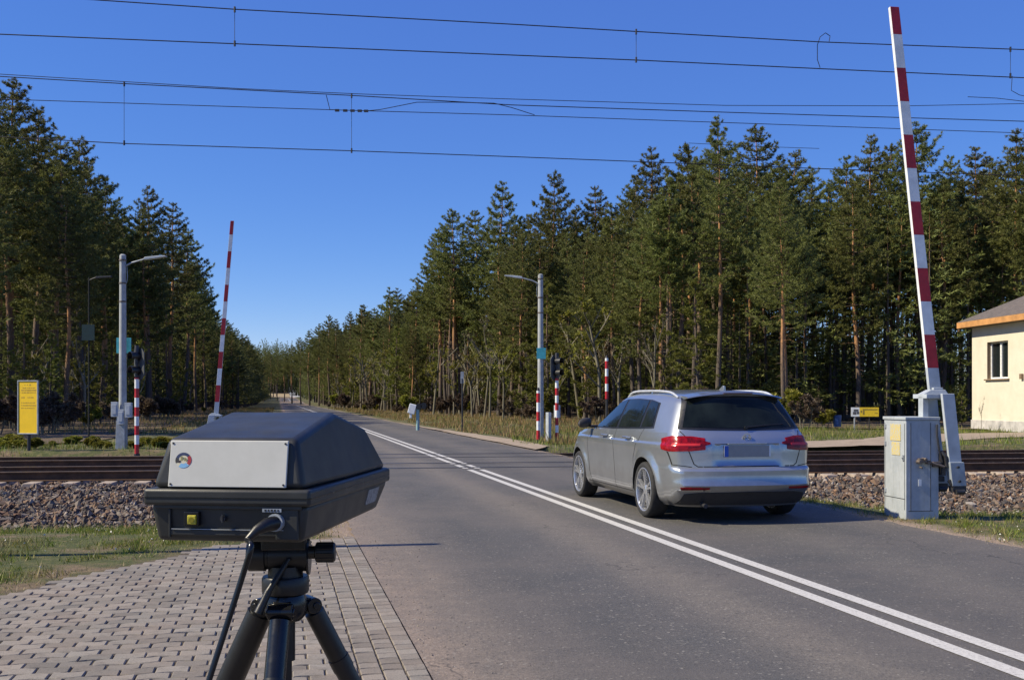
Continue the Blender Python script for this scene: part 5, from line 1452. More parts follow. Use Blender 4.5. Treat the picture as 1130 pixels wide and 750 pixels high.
    for k in range(n + 1):
        y = -0.565 + 1.13 * k / n; f = abs(y) / 0.565
        zt = 1.378 + 0.052 * (1 - f ** 2.2); x = 0.43 + 0.05 * f ** 3
        V += [(x + 0.16, y, zt + 0.012), (x - 0.10 + 0.02 * f, y, zt - 0.008), (x - 0.105 + 0.02 * f, y, zt - 0.022), (x + 0.12, y, zt - 0.045)]
    fs = []
    for k in range(n):
        for j in range(4): fs.append((k * 4 + j, k * 4 + (j + 1) % 4, (k + 1) * 4 + (j + 1) % 4, (k + 1) * 4 + j))
    fs += [(3, 2, 1, 0), (n * 4, n * 4 + 1, n * 4 + 2, n * 4 + 3)]
    mb.add(V, fs); sp = mb.build('roof_spoiler', M['paint'], body, smooth=True, angle=30)
    mb = MB(); mb.box((0.322, 0, 1.411), (0.010, 0.34, 0.012)); mb.build('brake_lamp', M['tail_dark'], sp)
    # aerial fin
    h, _ = hit((0.75, 0, 2), (0, 0, -1)); mb = MB(); mb.prism([(0.0, 0.0), (0.14, 0.0), (0.04, 0.055), (0.0, 0.05)], -0.018, 0.018, lambda a, b, c: Vector((0.68 + a, c * (1 - b * 10), h.z + b - 0.004))); mb.build('roof_fin', M['paint'], body, bevel=0.004, smooth=True)
    # hatch gaps
    line('hatch_gap', [(0.70, 1.00), (0.655, 0.93), (0.655, 0.80), (0.60, 0.65), (0.56, 0.622), (-0.56, 0.622), (-0.60, 0.65), (-0.655, 0.80), (-0.655, 0.93), (-0.70, 1.00)], proj_rear, 0.010, M['under'], body, n=90)
    line('bumper_gap', [(0.83, 0.78), (0.80, 0.64), (0.62, 0.618)], proj_rear, 0.008, M['under'], body, n=30)
    line('bumper_gap', [(-0.83, 0.78), (-0.80, 0.64), (-0.62, 0.618)], proj_rear, 0.008, M['under'], body, n=30)
    # lower bumper
    patch('diffuser', [(0.74, 0.205), (0, 0.205), (-0.74, 0.205)], [(0.70, 0.325), (0.55, 0.345), (0, 0.352), (-0.55, 0.345), (-0.70, 0.325)], 50, 6, pj, M['bumper_black'], body, 0.006, 0.02)
    mb = MB(); 
    mb.tube([(0.16, 0.50, 0.215), (0.045, 0.50, 0.205)], 0.024, 16)
    mb.build('exhaust', M['dark_metal'], body, smooth=True)
    # number plate with blurred grey face and blue band, emblem and handle
    h, _ = pj(0, 0.79); x = h.x
    mb = MB(); mb.box((x - 0.004, -0.0, 0.785), (0.010, 0.54, 0.125)); pf_ = mb.build('number_plate', M['plate_grey'], body, bevel=0.002)
    mb = MB(); mb.box((x - 0.0105, 0.245, 0.785), (0.004, 0.045, 0.118)); mb.build('blue_band', M['plate_blue'], pf_)
    mb = MB(); mb.box((x - 0.0105, -0.262, 0.785), (0.004, 0.014, 0.118)); mb.build('white_edge', M['white'], pf_)
    mb = MB(); mb.box((x + 0.0, 0, 0.865), (0.03, 0.46, 0.018)); mb.build('plate_light_strip', M['paint'], body, bevel=0.004)
    h, nr = pj(0.0, 0.925)
    mb = MB(); R1 = 0.048
    def ring(r0, r1, n=28):
        V = []; 
        for k in range(n):
            a = 2 * math.pi * k / n
            for r, d in ((r0, -0.004), (r0, 0.010), (r1, 0.010), (r1, -0.004)): V.append((h.x - d - (r * math.sin(a)) * -0.45 * 0 , r * math.cos(a), 0.925 + r * math.sin(a)))
        fs = []
        for k in range(n):
            for j in range(4): fs.append((k * 4 + j, k * 4 + (j + 1) % 4, ((k + 1) % n) * 4 + (j + 1) % 4, ((k + 1) % n) * 4 + j))
        mb.add(V, fs)
    ring(0.042, 0.050)
    # the two stacked chevrons inside the ring
    X_ = h.x - 0.010
    def bar(y0, z0, y1, z1): mb.tube([(X_, y0, 0.925 + z0), (X_, y1, 0.925 + z1)], 0.0042, 6)
    for sg in (1, -1):
        bar(sg * 0.018, 0.040, 0, 0.004); bar(sg * 0.038, 0.022, sg * 0.019, -0.036); bar(sg * 0.019, -0.036, 0, -0.002)
    mb.build('emblem', M['chrome'], body, smooth=True)
    # hood-front black grille for the far copy
    # wheels
    wheels = []
    def wheel(ax, s):
        w = bpy.data.objects.new('wheel', None); w.empty_display_size = 0.1; w.location = (ax, s * 0.785, WR); link(w, o)
        if s < 0: w.rotation_euler = (0, 0, math.pi)
        return w
    mb = MB(); prof = [(0.248, -0.10), (0.265, -0.106), (0.295, -0.106), (0.312, -0.088), (0.318, -0.05), (0.3185, 0), (0.318, 0.05), (0.312, 0.088), (0.295, 0.106), (0.265, 0.106), (0.248, 0.10)]
    mb.lathe(prof, 56, lambda a, b, c: Vector((a, c, b))); ty0 = mb.build('tyre', M['tyre'], None, smooth=True, angle=50)
    mb = MB(); mb.lathe([(0.252, 0.100), (0.244, 0.104), (0.234, 0.098), (0.226, 0.06), (0.221, -0.08), (0.231, -0.10), (0.249, -0.10), (0.236, -0.07), (0.238, 0.06), (0.248, 0.09)], 56, lambda a, b, c: Vector((a, c, b)))
    for k in range(5):
        for dd in (-0.16, 0.16):
            a = 2 * math.pi * k / 5 + dd + 0.3
            a_in = 2 * math.pi * k / 5 + dd * 0.5 + 0.3
            di = Vector((math.cos(a_in), 0, math.sin(a_in))); do = Vector((math.cos(a), 0, math.sin(a))); tz = Vector((-math.sin(a), 0, math.cos(a)))
            P = []
            for (dr, rr_, w_, y0, y1) in ((di, 0.045, 0.016, 0.055, 0.083), (do, 0.234, 0.014, 0.060, 0.092)):
                c = dr * rr_
                P += [c - tz * w_ + Vector((0, y0, 0)), c + tz * w_ + Vector((0, y0, 0)), c + tz * w_ * 0.8 + Vector((0, y1, 0)), c - tz * w_ * 0.8 + Vector((0, y1, 0))]
            mb.hexa(P)
    mb.lathe([(0.0005, 0.088), (0.045, 0.086), (0.060, 0.075), (0.062, 0.05), (0.0005, 0.05)], 28, lambda a, b, c: Vector((a, c, b)), closed=False)
    ri0 = mb.build('rim', M['alloy'], None, smooth=True, angle=40)
    mb = MB(); mb.tube([(0, -0.06, 0), (0, 0.02, 0)], 0.222, 40); ba0 = mb.build('brake_disc', M['dark_metal'], None)
    first = True
    for ax in (AX_R, AX_F):
        for s in (1, -1):
            w = wheel(ax, s)
            for src in (ty0, ri0, ba0):
                if first: src.parent = w
                else:
                    c = src.copy(); COL.objects.link(c); c.parent = w
            first = False
    # dark inner wells so that the arches are closed
    for ch in body.children:
        pass
    return o
M['tail_bright'] = simple('bright_red_lamp', (0.55, 0.03, 0.03), 0.2, bump=0)
M['tail_red2'] = simple('inner_red_lamp', (0.14, 0.003, 0.006), 0.22, var=0.3, bump=0, Specular_IOR_Level=0.35)
M['rail_alu'] = simple('satin_aluminium', (0.62, 0.64, 0.66), 0.35, 0.4, bump=0)
M['headlamp'] = simple('clear_headlamp', (0.55, 0.57, 0.6), 0.1, 0.3, bump=0)
car = build_car()
# ================================================================ TREES
def foliage_mat(name, lo, mid, hi):
    m = NT(name)
    gi = m.n('ShaderNodeNewGeometry').outputs['Random Per Island']; oi = m.n('ShaderNodeObjectInfo').outputs['Random']
    c = m.ramp(gi, [(0.0, lo), (0.5, mid), (1.0, hi)])
    hv = m.n('ShaderNodeHueSaturation'); m.l(c, hv.inputs['Color'])
    m.l(m.math('ADD', m.math('MULTIPLY', oi, 0.035), 0.482), hv.inputs['Hue']); m.l(m.math('ADD', m.math('MULTIPLY', oi, 0.5), 0.75), hv.inputs['Value'])
    b = m.bsdf(hv.outputs[0], 0.6, 0.0, Specular_IOR_Level=0.3)
    tr = m.n('ShaderNodeBsdfTranslucent'); m.l(hv.outputs[0], tr.inputs[0])
    mx = m.n('ShaderNodeMixShader'); mx.inputs[0].default_value = 0.30
    m.l(b.outputs[0], mx.inputs[1]); m.l(tr.outputs[0], mx.inputs[2]); m.l(mx.outputs[0], m.out.inputs[0])
    return m.mat
M['pine'] = foliage_mat('pine_needles', (0.080, 0.088, 0.024), (0.155, 0.170, 0.044), (0.235, 0.245, 0.075))
M['shrub'] = foliage_mat('spring_leaves', (0.09, 0.095, 0.012), (0.20, 0.20, 0.025), (0.32, 0.29, 0.05))
M['young_pine'] = foliage_mat('young_pine_needles', (0.085, 0.098, 0.018), (0.16, 0.175, 0.030), (0.235, 0.245, 0.055))
M['twig'] = foliage_mat('brown_twigs', (0.06, 0.04, 0.028), (0.12, 0.085, 0.06), (0.20, 0.15, 0.10))
m = NT('pine_bark'); p = m.obj(); sp = m.n('ShaderNodeSeparateXYZ'); m.l(p, sp.inputs[0])
oi = m.n('ShaderNodeObjectInfo').outputs['Random']
hgt = m.math('ADD', m.math('ADD', sp.outputs[2], m.math('MULTIPLY', m.noise(p, 1.5, 5, 0.7), 4.0)), m.math('MULTIPLY', oi, -5.0))
c = m.ramp(m.math('DIVIDE', hgt, 14.0), [(0.20, (0.10, 0.082, 0.068)), (0.45, (0.20, 0.13, 0.085)), (0.60, (0.46, 0.235, 0.10)), (1.0, (0.46, 0.24, 0.11))])
mp = m.n('ShaderNodeMapping'); m.l(p, mp.inputs[0]); mp.inputs['Scale'].default_value = (6, 6, 1.4)
c = m.mix(1.0, c, m.ramp(m.noise(mp.outputs[0], 2.2, 7, 0.75), [(0.3, (0.45, 0.42, 0.4)), (0.7, (1.3, 1.3, 1.3))]), 'MULTIPLY')
m.bsdf(c, 0.9); m.bump(m.noise(mp.outputs[0], 3, 6, 0.8), 0.8, 0.03); M['bark'] = m.mat
m = NT('pale_bark'); p = m.obj()
m.bsdf(m.ramp(m.noise(p, 3, 7, 0.7), [(0.3, (0.10, 0.09, 0.065)), (0.7, (0.22, 0.20, 0.14))]), 0.9); M['bark2'] = m.mat

M['branch'] = simple('branch_bark', (0.12, 0.085, 0.06), 0.9, bump=0)
def needle_tris(C, D, ln, wd, k, spread=1.0):
    """tufts: for every centre C (n,3) with outward direction D (n,3), k slim triangles"""
    n = len(C)
    rd = RNG.normal(size=(n, k, 3)); rd /= np.linalg.norm(rd, axis=2)[..., None]
    d = D[:, None, :] * 0.75 + rd * spread; d /= np.linalg.norm(d, axis=2)[..., None]
    L = ln.reshape(n, 1, 1) * RNG.uniform(0.6, 1.25, (n, k, 1))
    sidev = np.cross(d, RNG.normal(size=(n, k, 3))); sidev /= np.linalg.norm(sidev, axis=2)[..., None]
    W = wd.reshape(n, 1, 1) * RNG.uniform(0.7, 1.3, (n, k, 1))
    o = C[:, None, :] + rd * L * 0.18
    a = o - sidev * W; b = o + sidev * W; c = o + d * L
    return np.stack([a, b, c], 2).reshape(-1, 3)
def make_pine(seed, h, crown0, rmax, nclump, young=False, ktri=20, detail=1.0, shape=0.85):
    r = np.random.default_rng(seed); rr = random.Random(seed)
    # trunk
    mb = MB(); pts = []; rad = []
    lean = (rr.uniform(-0.02, 0.02), rr.uniform(-0.02, 0.02)); wob = rr.uniform(0.05, 0.14)
    def tx(z): return Vector((lean[0] * z + wob * math.sin(z * 0.45 + seed), lean[1] * z + wob * math.cos(z * 0.38 + seed * 2), z))
    n = 12
    base = 0.0105 * h
    for i in range(n + 1):
        z = h * 0.985 * i / n; pts.append(tx(z) if i else Vector((tx(0).x, tx(0).y, -0.3))); rad.append(max(0.012, base * (1 - (i / n)) ** 0.8 + 0.01) * (1.25 if i == 0 else 1))
    mb.tube(pts, rad, 7)
    C = []; D = []; S = []
    zc = h * crown0
    if not young: rmax *= 1.14
    nb = int((h - zc) * (14.0 if not young else 7.5) * detail)
    for b in range(nb):
        f = ((b + rr.random()) / nb) ** 0.88
        if not young and f < 0.35 and rr.random() > 0.35 + 1.6 * f: continue                    # 0 crown base .. 1 top
        whorl = round(f * (h - zc) / 0.62) * 0.62 / (h - zc) if not young else f
        f = min(0.99, max(0, 0.14 * f + 0.86 * whorl))
        z = zc + f * (h - zc)
        L = rmax * ((1 - f) ** shape) * (0.50 + 0.50 * min(1, f * 3.0 + 0.25)) * rr.uniform(0.70, 1.12) * (1 if f < 0.78 or young else 0.74 + 0.26 * (1 - f) / 0.22) + 0.10
        if rr.random() < 0.10: L *= 1.25
        az = rr.uniform(0, 2 * math.pi); up = rr.uniform(-0.10, 0.20) + 0.34 * f ** 2
        d = Vector((math.cos(az), math.sin(az), up)).normalized()
        p0 = tx(z); P = [p0]; 
        for s in range(1, 5):
            t = s / 4; P.append(p0 + d * L * t + Vector((0, 0, 0.22 * L * t * t - 0.10 * L * math.sin(t * math.pi))))
        mb.cur = 1; mb.tube([P[0], P[2], P[4]], [0.016 + 0.008 * L, 0.012 + 0.003 * L, 0.006], 4, cap=False); mb.cur = 0
        nc = max(3, int(L * 12.0 * detail))
        for k in range(nc):
            t = 1 - (rr.random() ** 1.4) * 0.78
            i0 = min(3, int(t * 4)); q = P[i0].lerp(P[i0 + 1], t * 4 - i0)
            w = 0.36 * L * (1.1 - t * 0.75)
            side = Vector((-d.y, d.x, 0)).normalized() * rr.gauss(0, 0.55) * w
            q = q + side + Vector((0, 0, rr.uniform(-0.03, 0.09)))
            C.append(q); dd = (d * 0.7 + side * 0.5 + Vector((0, 0, 0.55))).normalized(); D.append(dd); S.append(rr.uniform(0.14, 0.25) * (0.9 if young else 1.05 - 0.35 * f * f))
    for k in range(int(9 * detail)):       # leader
        z = h - 0.10 * k; C.append(tx(z)); D.append(Vector((rr.uniform(-.5, .5), rr.uniform(-.5, .5), 1)).normalized()); S.append(0.11 + 0.008 * k)
    # dead stubs under the crown
    for k in range(16):
        z = rr.uniform(h * 0.15, zc + 0.5); az = rr.uniform(0, 6.28); L = rr.uniform(0.4, 1.5); p0 = tx(z)
        mb.tube([p0, p0 + Vector((math.cos(az) * L * 0.6, math.sin(az) * L * 0.6, L * 0.05)), p0 + Vector((math.cos(az) * L, math.sin(az) * L, -L * 0.12))], [0.02, 0.013, 0.005], 3, cap=False)
    C = np.array([tuple(c) for c in C]); D = np.array([tuple(c) for c in D]); S = np.array(S)
    V = needle_tris(C, D, S, S * 0.125, ktri, 0.85)
    return mb, V
def mesh_only(o):
    me = o.data; bpy.data.objects.remove(o, do_unlink=True); return me
def variant(seed, h, c0, r, young=False, ktri=20, detail=1.0, mat='pine', bark='bark', shape=0.85):
    mb, V = make_pine(seed, h, c0, r, 0, young, ktri, detail, shape)
    t = mesh_only(mb.build('trunk', [M[bark], M['branch']], smooth=True, angle=80))
    c = mesh_only(np_mesh('crown', V, np.arange(len(V)).reshape(-1, 3), M[mat]))
    return (t, c, h)
PINES = [variant(101, 20, 0.42, 3.3, ktri=14, shape=0.62), variant(102, 19.5, 0.46, 3.0, ktri=14, shape=0.6), variant(103, 21, 0.40, 3.5, ktri=14, shape=0.65), variant(104, 20, 0.34, 3.2, ktri=14, shape=0.6),
         variant(105, 18.5, 0.44, 3.0, ktri=14, shape=0.58), variant(106, 20.5, 0.48, 3.5, ktri=14, shape=0.65), variant(107, 19, 0.32, 3.3, ktri=14, shape=0.7)]
FULL = [variant(111, 18, 0.22, 3.2, ktri=14, shape=0.62), variant(112, 19, 0.26, 3.2, ktri=14, shape=0.6), variant(113, 17, 0.16, 3.0, ktri=14, shape=0.62)]
YOUNG = [variant(121, 7.0, 0.10, 1.7, True, 18, 1.0, 'young_pine'), variant(122, 5.5, 0.08, 1.5, True, 18, 1.0, 'young_pine'), variant(123, 8.5, 0.16, 1.8, True, 18, 1.0, 'young_pine')]
print('pine tris', [len(v[1].polygons) for v in PINES + FULL + YOUNG])
def plant(name, var, loc, scale, rz, label, cat, group, sxy=1.0):
    o = empty(name, loc, rz, label, cat, group); o.scale = (scale * sxy, scale * sxy, scale)
    for nm, me in (('trunk', var[0]), ('crown', var[1])):
        c = bpy.data.objects.new(nm, me); COL.objects.link(c); c.parent = o
    return o
def gh(X, Y): return float(H(np.array([X]), np.array([Y]))[0])
TR = random.Random(21)
# skyline trees: (u, v_top, depth)
SKY = [  # left forest
 (8, 88, 55), (-12, 96, 50), (40, 120, 58), (62, 150, 54), (90, 152, 66), (112, 196, 72), (76, 190, 60), (138, 232, 76), (165, 207, 82), (187, 224, 88), (150, 250, 84), (205, 252, 98), (216, 290, 104), (226, 318, 118),
 (238, 345, 150), (250, 352, 165), (262, 362, 190), (274, 370, 215), (283, 384, 250), (291, 398, 300),
 # right forest
 (790, 128, 68), (832, 140, 72), (760, 158, 74), (722, 164, 76), (872, 166, 70), (896, 186, 80), (930, 172, 68), (960, 150, 66), (985, 158, 70), (1016, 136, 64), (1046, 172, 72), (1070, 164, 66), (1098, 176, 72), (1120, 146, 62), (1150, 150, 60),
 (705, 196, 84), (690, 222, 80), (660, 206, 84), (640, 232, 92), (610, 190, 84), (583, 236, 94), (550, 200, 86), (528, 232, 92), (502, 231, 88), (487, 252, 92),
 (470, 312, 118), (455, 322, 128), (441, 318, 134), (428, 334, 140), (412, 340, 150), (402, 336, 158), (386, 344, 168), (372, 352, 182), (363, 348, 190), (352, 357, 205), (341, 364, 220), (332, 372, 245), (322, 381, 270), (314, 388, 300), (306, 395, 330), (299, 396, 380),
 (296, 394, 400), (302, 396, 420), (305, 398, 440)]
count = 0
lab_l = 'tall pine in the dark stand left of the road'
lab_r = 'tall pine in the sunlit stand right of the road'
special = {790: 'tallest pine of the right stand, its pointed top just right of centre of the skyline', 550: 'broad pointed pine behind and left of the right street lamp', 610: 'pointed pine rising above the right street lamp',
           502: 'outermost pine at the left end of the tall right stand, with open layered branches', 8: 'tallest pine at the left edge of the photo', 165: 'pointed pine above the left street lamp', 1016: 'pine whose top shows just right of the big raised barrier boom',
           90: 'pine with loose stepped branches against the sky, second clear top from the left edge', 1120: 'tall pine above the cream house roof', 660: 'separate pointed pine top between the right street lamp and the car'}
for u, v, Y in SKY:
    X = (u - 565) / F * Y; ht = CH + (440 - v) * Y / F
    var = PINES[count % len(PINES)] if u not in (550, 872) else FULL[count % 3]
    s = ht / var[2]
    lab = special.get(u, (lab_l if u < 296 else lab_r) + (', part of its ragged skyline'))
    plant('pine_tree', var, (X, Y, gh(X, Y) - 0.05), s, TR.uniform(0, 6.28), lab, 'pine tree', 'pines of the left stand' if u < 296 else 'pines of the right stand', TR.uniform(0.92, 1.15))
    count += 1
# interior: fill behind and between, kept lower than the skyline
def prof(u):
    L = sorted((a, b) for a, b, c in SKY); return float(np.interp(u, [a for a, b in L], [b for a, b in L]))
def edge_t_right(s):   return float(np.interp(s, [30, 46, 60, 80, 100, 140, 330], [30, 22, 17.5, 14.5, 12, 10.5, 9.5]))
def edge_t_left(s):    return float(np.interp(s, [25, 31, 42, 60, 100, 140, 330], [-26, -14, -10.5, -9, -7.5, -5.5, -5]))
placed = [((u - 565) / F * Y, Y) for u, v, Y in SKY]
def inner(n, sidefn, sign, srange, depth, cat_l, group, pw, minsep=2.3):
    k = 0; tries = 0
    while k < n and tries < n * 60:
        tries += 1
        s = srange[0] + (srange[1] - srange[0]) * TR.random() ** pw
        t = sidefn(s) + sign * (depth * TR.random() ** 1.6 + 0.3)
        P = road(s, t)
        if P.y < 33 or abs(P.x) > 0.5 * P.y + 7 or (P.x > 15 and P.y < 60 and P.x < 40): continue
        if any((P.x - a) ** 2 + (P.y - b) ** 2 < minsep ** 2 for a, b in placed): continue
        u = 565 + F * P.x / P.y; vmin = prof(u) + TR.uniform(10, 60) * 60 / P.y
        ht = min(TR.uniform(15.5, 20.5), CH + (440 - vmin) * P.y / F)
        if ht < 8: ht = TR.uniform(8, 10)
        var = TR.choice(PINES + (FULL if sign > 0 and TR.random() < 0.35 else []))
        plant('pine_tree', var, (P.x, P.y, gh(P.x, P.y) - 0.05), ht / var[2], TR.uniform(0, 6.28), cat_l, 'pine tree', group, TR.uniform(0.9, 1.2))
        placed.append((P.x, P.y)); k += 1
    return k
kr = inner(140, edge_t_right, 1, (40, 300), 32, 'one of the crowded pines inside the sunlit stand right of the road', 'pines inside the right stand', 1.7)
kl = inner(92, edge_t_left, -1, (34, 280), 28, 'one of the crowded pines inside the dark stand left of the road', 'pines inside the left stand', 1.7)
# behind the house
for u, v, Y in ((1085, 190, 78), (1110, 196, 80), (1135, 185, 76), (1060, 200, 84), (1040, 205, 88), (1000, 200, 86)):
    X = (u - 565) / F * Y; var = TR.choice(PINES); plant('pine_tree', var, (X, Y, -0.05), (CH + (440 - v) * Y / F) / var[2], TR.uniform(0, 6), 'one of the crowded pines inside the sunlit stand right of the road', 'pine tree', 'pines inside the right stand', 1.1)
print('trees', len(SKY), kr, kl)

# far mass of woodland behind, one object: cheap copies of a light tree merged
mb, Vc = make_pine(300, 19, 0.08, 3.4, 0, True, 5, 0.36, 0.6)
Vt = Vc.reshape(-1, 3, 3); cen_ = Vt.mean(1, keepdims=True); Vc = (cen_ + (Vt - cen_) * np.array([2.3])).reshape(-1, 3)
print('mass tree tris', len(Vc) // 3)
tr = []
def mass(name, n, region, label, seed):
    r = random.Random(seed); Vs = []
    Tv = [];  # trunks as 3-sided tubes
    tri = Vc.reshape(-1, 9)
    for i in range(n):
        P = region(r)
        a = r.uniform(0, 6.28); s = r.uniform(0.82, 1.02); ca, sa = math.cos(a) * s, math.sin(a) * s
        V = Vc.copy() * 1.0
        W = np.empty_like(V); W[:, 0] = V[:, 0] * ca - V[:, 1] * sa + P.x; W[:, 1] = V[:, 0] * sa + V[:, 1] * ca + P.y; W[:, 2] = V[:, 2] * s * P.z
        Vs.append(W)
        for k in range(3):
            a0 = k * 2.094; a1 = (k + 1) * 2.094; r0 = 0.14
            x0, y0, x1, y1 = P.x + r0 * math.cos(a0), P.y + r0 * math.sin(a0), P.x + r0 * math.cos(a1), P.y + r0 * math.sin(a1)
            Tv += [(x0, y0, -0.2), (x1, y1, -0.2), (P.x, P.y, 17 * P.z)]
    V = np.concatenate(Vs); T = np.array(Tv, np.float32); nV = len(V)
    A = np.concatenate([V, T]); nf = len(A) // 3; mi = np.zeros(nf, int); mi[nV // 3:] = 1
    o = np_mesh(name, A, np.arange(len(A)).reshape(-1, 3), [M['pine'], M['bark']], mi)
    return tag(o, label, 'woodland', None, 'stuff')
def reg_r(r):
    while True:
        s = r.uniform(20, 420); t = edge_t_right(s) + (r.uniform(5 if s < 200 else 0.5, 60)); P = road(s, t)
        if P.y > 57 and abs(P.x) < 0.52 * P.y + 8:
            u = 565 + F * P.x / P.y; hm = (440 - prof(u) - 28) * P.y / F / 19; P.z = max(0.5, min(1.0, hm)); return P
def reg_l(r):
    while True:
        s = r.uniform(40, 420); t = edge_t_left(s) - (r.uniform(5 if s < 170 else 0.5, 55)); P = road(s, t)
        if P.y > 48 and P.x > -0.52 * P.y - 34:
            u = 565 + F * P.x / P.y; hm = (440 - prof(u) - 28) * P.y / F / 19 if u > -40 else 1; P.z = max(0.4, min(1.0, hm)); return P
mass('woodland', 760, reg_r, 'deep woodland behind the front pines right of the road', 5)
mass('woodland', 900, reg_l, 'deep woodland behind the front pines left of the road', 6)
def reg_l2(r):
    s = r.uniform(140, 440); P = road(s, -5 - 26 * r.random() ** 1.7); u = 565 + F * P.x / P.y; P.z = max(0.3, min(1.0, (440 - prof(u) - 8) * P.y / F / 19)); return P
def reg_r2(r):
    s = r.uniform(200, 440); P = road(s, 9.5 + 26 * r.random() ** 1.5); u = 565 + F * P.x / P.y; P.z = max(0.3, min(1.0, (440 - prof(u) - 8) * P.y / F / 19)); return P
mass('woodland', 420, reg_l2, 'hazy far end of the wood left of the road', 16)
mass('woodland', 160, reg_r2, 'hazy far end of the wood right of the road', 17)
def reg_f(r):
    s = r.uniform(500, 560); P = road(s, r.uniform(-40, 34)); P.z = r.uniform(1.15, 1.45); return P
far_o = mass('woodland', 620, reg_f, 'far dark wood closing off the end of the road beyond the field', 8)
far_o.location.z = 3.0

# ---------------------------------------------------------------- understory
def make_bare(seed, h, leafy, spread=0.5):
    rr = random.Random(seed); mb = MB(); C = []; D = []; S = []
    def grow(p, d, L, r, depth):
        n = 4; pts = [p]; q = p
        for i in range(n):
            d = (d + Vector((rr.uniform(-.22, .22), rr.uniform(-.22, .22), rr.uniform(-0.02, .14)))).normalized(); q = q + d * L / n; pts.append(q)
        mb.tube([pts[0], pts[2], pts[4]], [r, r * 0.8, r * 0.45], 4 if depth else 6, cap=False)
        if depth < 3:
            for k in range(rr.randint(4, 6) if depth == 0 else rr.randint(3, 5)):
                t = rr.uniform(0.3 if depth == 0 else 0.15, 1); i0 = min(n - 1, int(t * n)); b = pts[i0].lerp(pts[i0 + 1], t * n - i0)
                az = rr.uniform(0, 6.28); dd = (d * 0.8 + Vector((math.cos(az), math.sin(az), 0.25)) * spread * 1.5).normalized()
                grow(b, dd, L * rr.uniform(0.35, 0.55) * (1.15 - 0.5 * t), r * 0.5, depth + 1)
        else:
            for k in range(leafy):
                t = rr.random(); i0 = min(n - 1, int(t * n)); C.append(tuple(pts[i0].lerp(pts[i0 + 1], t * n - i0))); D.append(tuple(d)); S.append(rr.uniform(0.05, 0.11))
    for s in range(1 if h > 4 else 4):
        grow(Vector((rr.uniform(-.2, .2) * (h <= 4), rr.uniform(-.2, .2) * (h <= 4), -0.1)), Vector((rr.uniform(-.15, .15), rr.uniform(-.15, .15), 1)).normalized(), h * 0.62, 0.009 * h + 0.01, 0)
    return mb, np.array(C), np.array(D), np.array(S)
def bvariant(seed, h, leafy, matleaf, bark='bark2', wd=0.35, k=3):
    mb, C, D, S = make_bare(seed, h, leafy)
    V = needle_tris(C, D, S * 1.5, S * wd, k, 1.0)
    return (mesh_only(mb.build('trunk', M[bark], smooth=True, angle=80)), mesh_only(np_mesh('crown', V, np.arange(len(V)).reshape(-1, 3), M[matleaf])), h)
BARE = [bvariant(201, 8, 5, 'shrub'), bvariant(202, 7, 3, 'shrub'), bvariant(203, 9, 2, 'twig'), bvariant(204, 7.5, 6, 'shrub')]
SHR = [bvariant(211, 2.2, 7, 'twig'), bvariant(212, 1.8, 8, 'shrub'), bvariant(213, 2.6, 5, 'twig'), bvariant(214, 1.5, 10, 'twig')]
def scatter(n, name, vars_, side, srange, dr, hr, label, cat, group, seed):
    r = random.Random(seed); k = 0
    while k < n:
        s = srange[0] + (srange[1] - srange[0]) * r.random() ** 1.5
        t = (edge_t_right(s) if side > 0 else edge_t_left(s)) + side * r.uniform(*dr); P = road(s, t)
        if P.y < (36 if side > 0 else 32.5) or abs(P.x) > 0.5 * P.y + 3: continue
        if side > 0 and P.x > 10 and P.y < 60 and (hr[1] > 3 or P.x > 17): continue
        if float(poly_dist(np.array([P.x]), np.array([P.y]), PATH)[0]) < 1.0: continue
        v = r.choice(vars_); plant(name, v, (P.x, P.y, gh(P.x, P.y) - 0.03), r.uniform(*hr) / v[2], r.uniform(0, 6.28), label, cat, group, r.uniform(0.9, 1.3)); k += 1
scatter(44, 'young_tree', BARE, 1, (38, 150), (-2.5, 5), (5.5, 10), 'slender young leafless tree at the edge of the right stand', 'young tree', 'young trees at the right forest edge', 31)
scatter(46, 'young_pine', YOUNG, 1, (38, 170), (-1.0, 9), (3.0, 9), 'young pine in the undergrowth of the right stand', 'young pine', 'young pines at the right forest edge', 32)
scatter(60, 'shrub', SHR, 1, (36, 150), (-4, 3), (1.0, 2.8), 'low brown shrub at the foot of the right stand', 'shrub', 'shrubs at the right forest edge', 33)
scatter(100, 'shrub', SHR, -1, (30, 110), (-2, 8), (0.8, 2.2), 'low brown shrub at the foot of the left stand', 'shrub', 'shrubs at the left forest edge', 34)
scatter(12, 'young_pine', YOUNG, -1, (36, 130), (0, 7), (2.5, 6), 'young pine in the undergrowth of the left stand', 'young pine', 'young pines at the left forest edge', 35)
scatter(10, 'young_tree', BARE, -1, (36, 110), (-1, 5), (5, 8), 'slender young leafless tree at the edge of the left stand', 'young tree', 'young trees at the left forest edge', 36)
# near the house
v = BARE[2]; P = gpix(1083, 44.5, 0); plant('young_tree', v, P, 1.9 / v[2], 1.0, 'thin sapling with few leaves against the cream house wall', 'young tree', None, 0.45)
for i, (u, Y, hh) in enumerate(((1052, 50, 2.0), (1062, 52, 1.8), (1044, 53, 2.2), (1033, 54, 1.7))):
    v = YOUNG[i % 3]; plant('young_pine', v, gpix(u, Y, 0), hh / v[2], i * 1.3, 'bushy green young pine between the barrier and the house corner', 'young pine', 'young pines beside the house', 1.25)

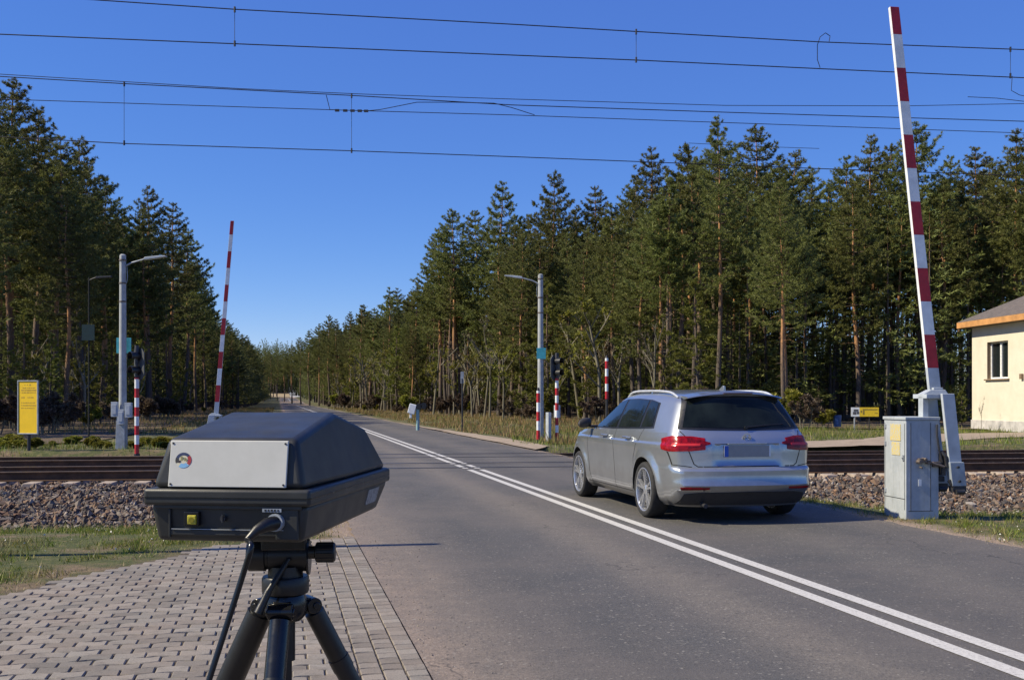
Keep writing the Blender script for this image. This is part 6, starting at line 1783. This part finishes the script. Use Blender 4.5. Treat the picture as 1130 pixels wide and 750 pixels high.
# low plants by the far rails, left
LOW = bvariant(231, 1.0, 26, 'shrub', k=4, wd=0.55)
rl = random.Random(77)
for i in range(34):
    u = rl.uniform(0, 215) if i < 34 else rl.uniform(560, 700); Y = rl.uniform(28.3, 31.5) if i < 34 else rl.uniform(38, 44)
    plant('low_plant', LOW, (gpix(u, Y).x, Y, gh(gpix(u, Y).x, Y) - 0.02), rl.uniform(0.15, 0.42) if i < 34 else rl.uniform(0.3, 0.8), rl.uniform(0, 6), 'low yellow green plant just behind the far rails' if i < 34 else 'low yellow green plant in the verge behind the crossing signal', 'plant', 'low plants left behind the rails' if i < 34 else 'low plants right behind the crossing', rl.uniform(0.8, 2.4))

# dense undergrowth inside both stands, one object each
def reg_br(r):
    while True:
        s = r.uniform(10, 200); t = edge_t_right(s) + r.uniform(5, 75); P = road(s, t)
        if P.y > 58 and abs(P.x) < 0.52 * P.y + 6: P.z = r.uniform(0.22, 0.5); return P
def reg_bl(r):
    while True:
        s = r.uniform(20, 160); t = edge_t_left(s) - r.uniform(6, 50); P = road(s, t)
        if P.y > 44 and abs(P.x) < 0.52 * P.y + 6: P.z = r.uniform(0.2, 0.4); return P
mass('undergrowth', 620, reg_br, 'dense low growth between the trunks of the right stand', 41)
mass('undergrowth', 300, reg_bl, 'dense low growth between the trunks of the left stand', 42)
# slim bare stems along the sunlit edge
SLIM = [variant(131, 13, 0.70, 1.3, ktri=12), variant(132, 12, 0.62, 1.1, ktri=12), variant(133, 14, 0.74, 1.5, ktri=12)]
scatter(34, 'slender_pine', SLIM, 1, (52, 150), (-0.5, 5), (9, 14), 'slim bare stemmed pine at the sunlit edge of the right stand', 'young pine', 'slim pines at the right forest edge', 51)
rs = random.Random(91)
for i in range(26):
    u = rs.uniform(690, 1055); Y = rs.uniform(61, 70); v = rs.choice(SLIM)
    plant('slender_pine', v, (gpix(u, Y).x, Y, gh(gpix(u, Y).x, Y) - 0.05), rs.uniform(9, 14) / v[2], rs.uniform(0, 6), 'slim bare stemmed pine at the sunlit edge of the right stand', 'young pine', 'slim pines at the right forest edge', rs.uniform(0.8, 1.1))
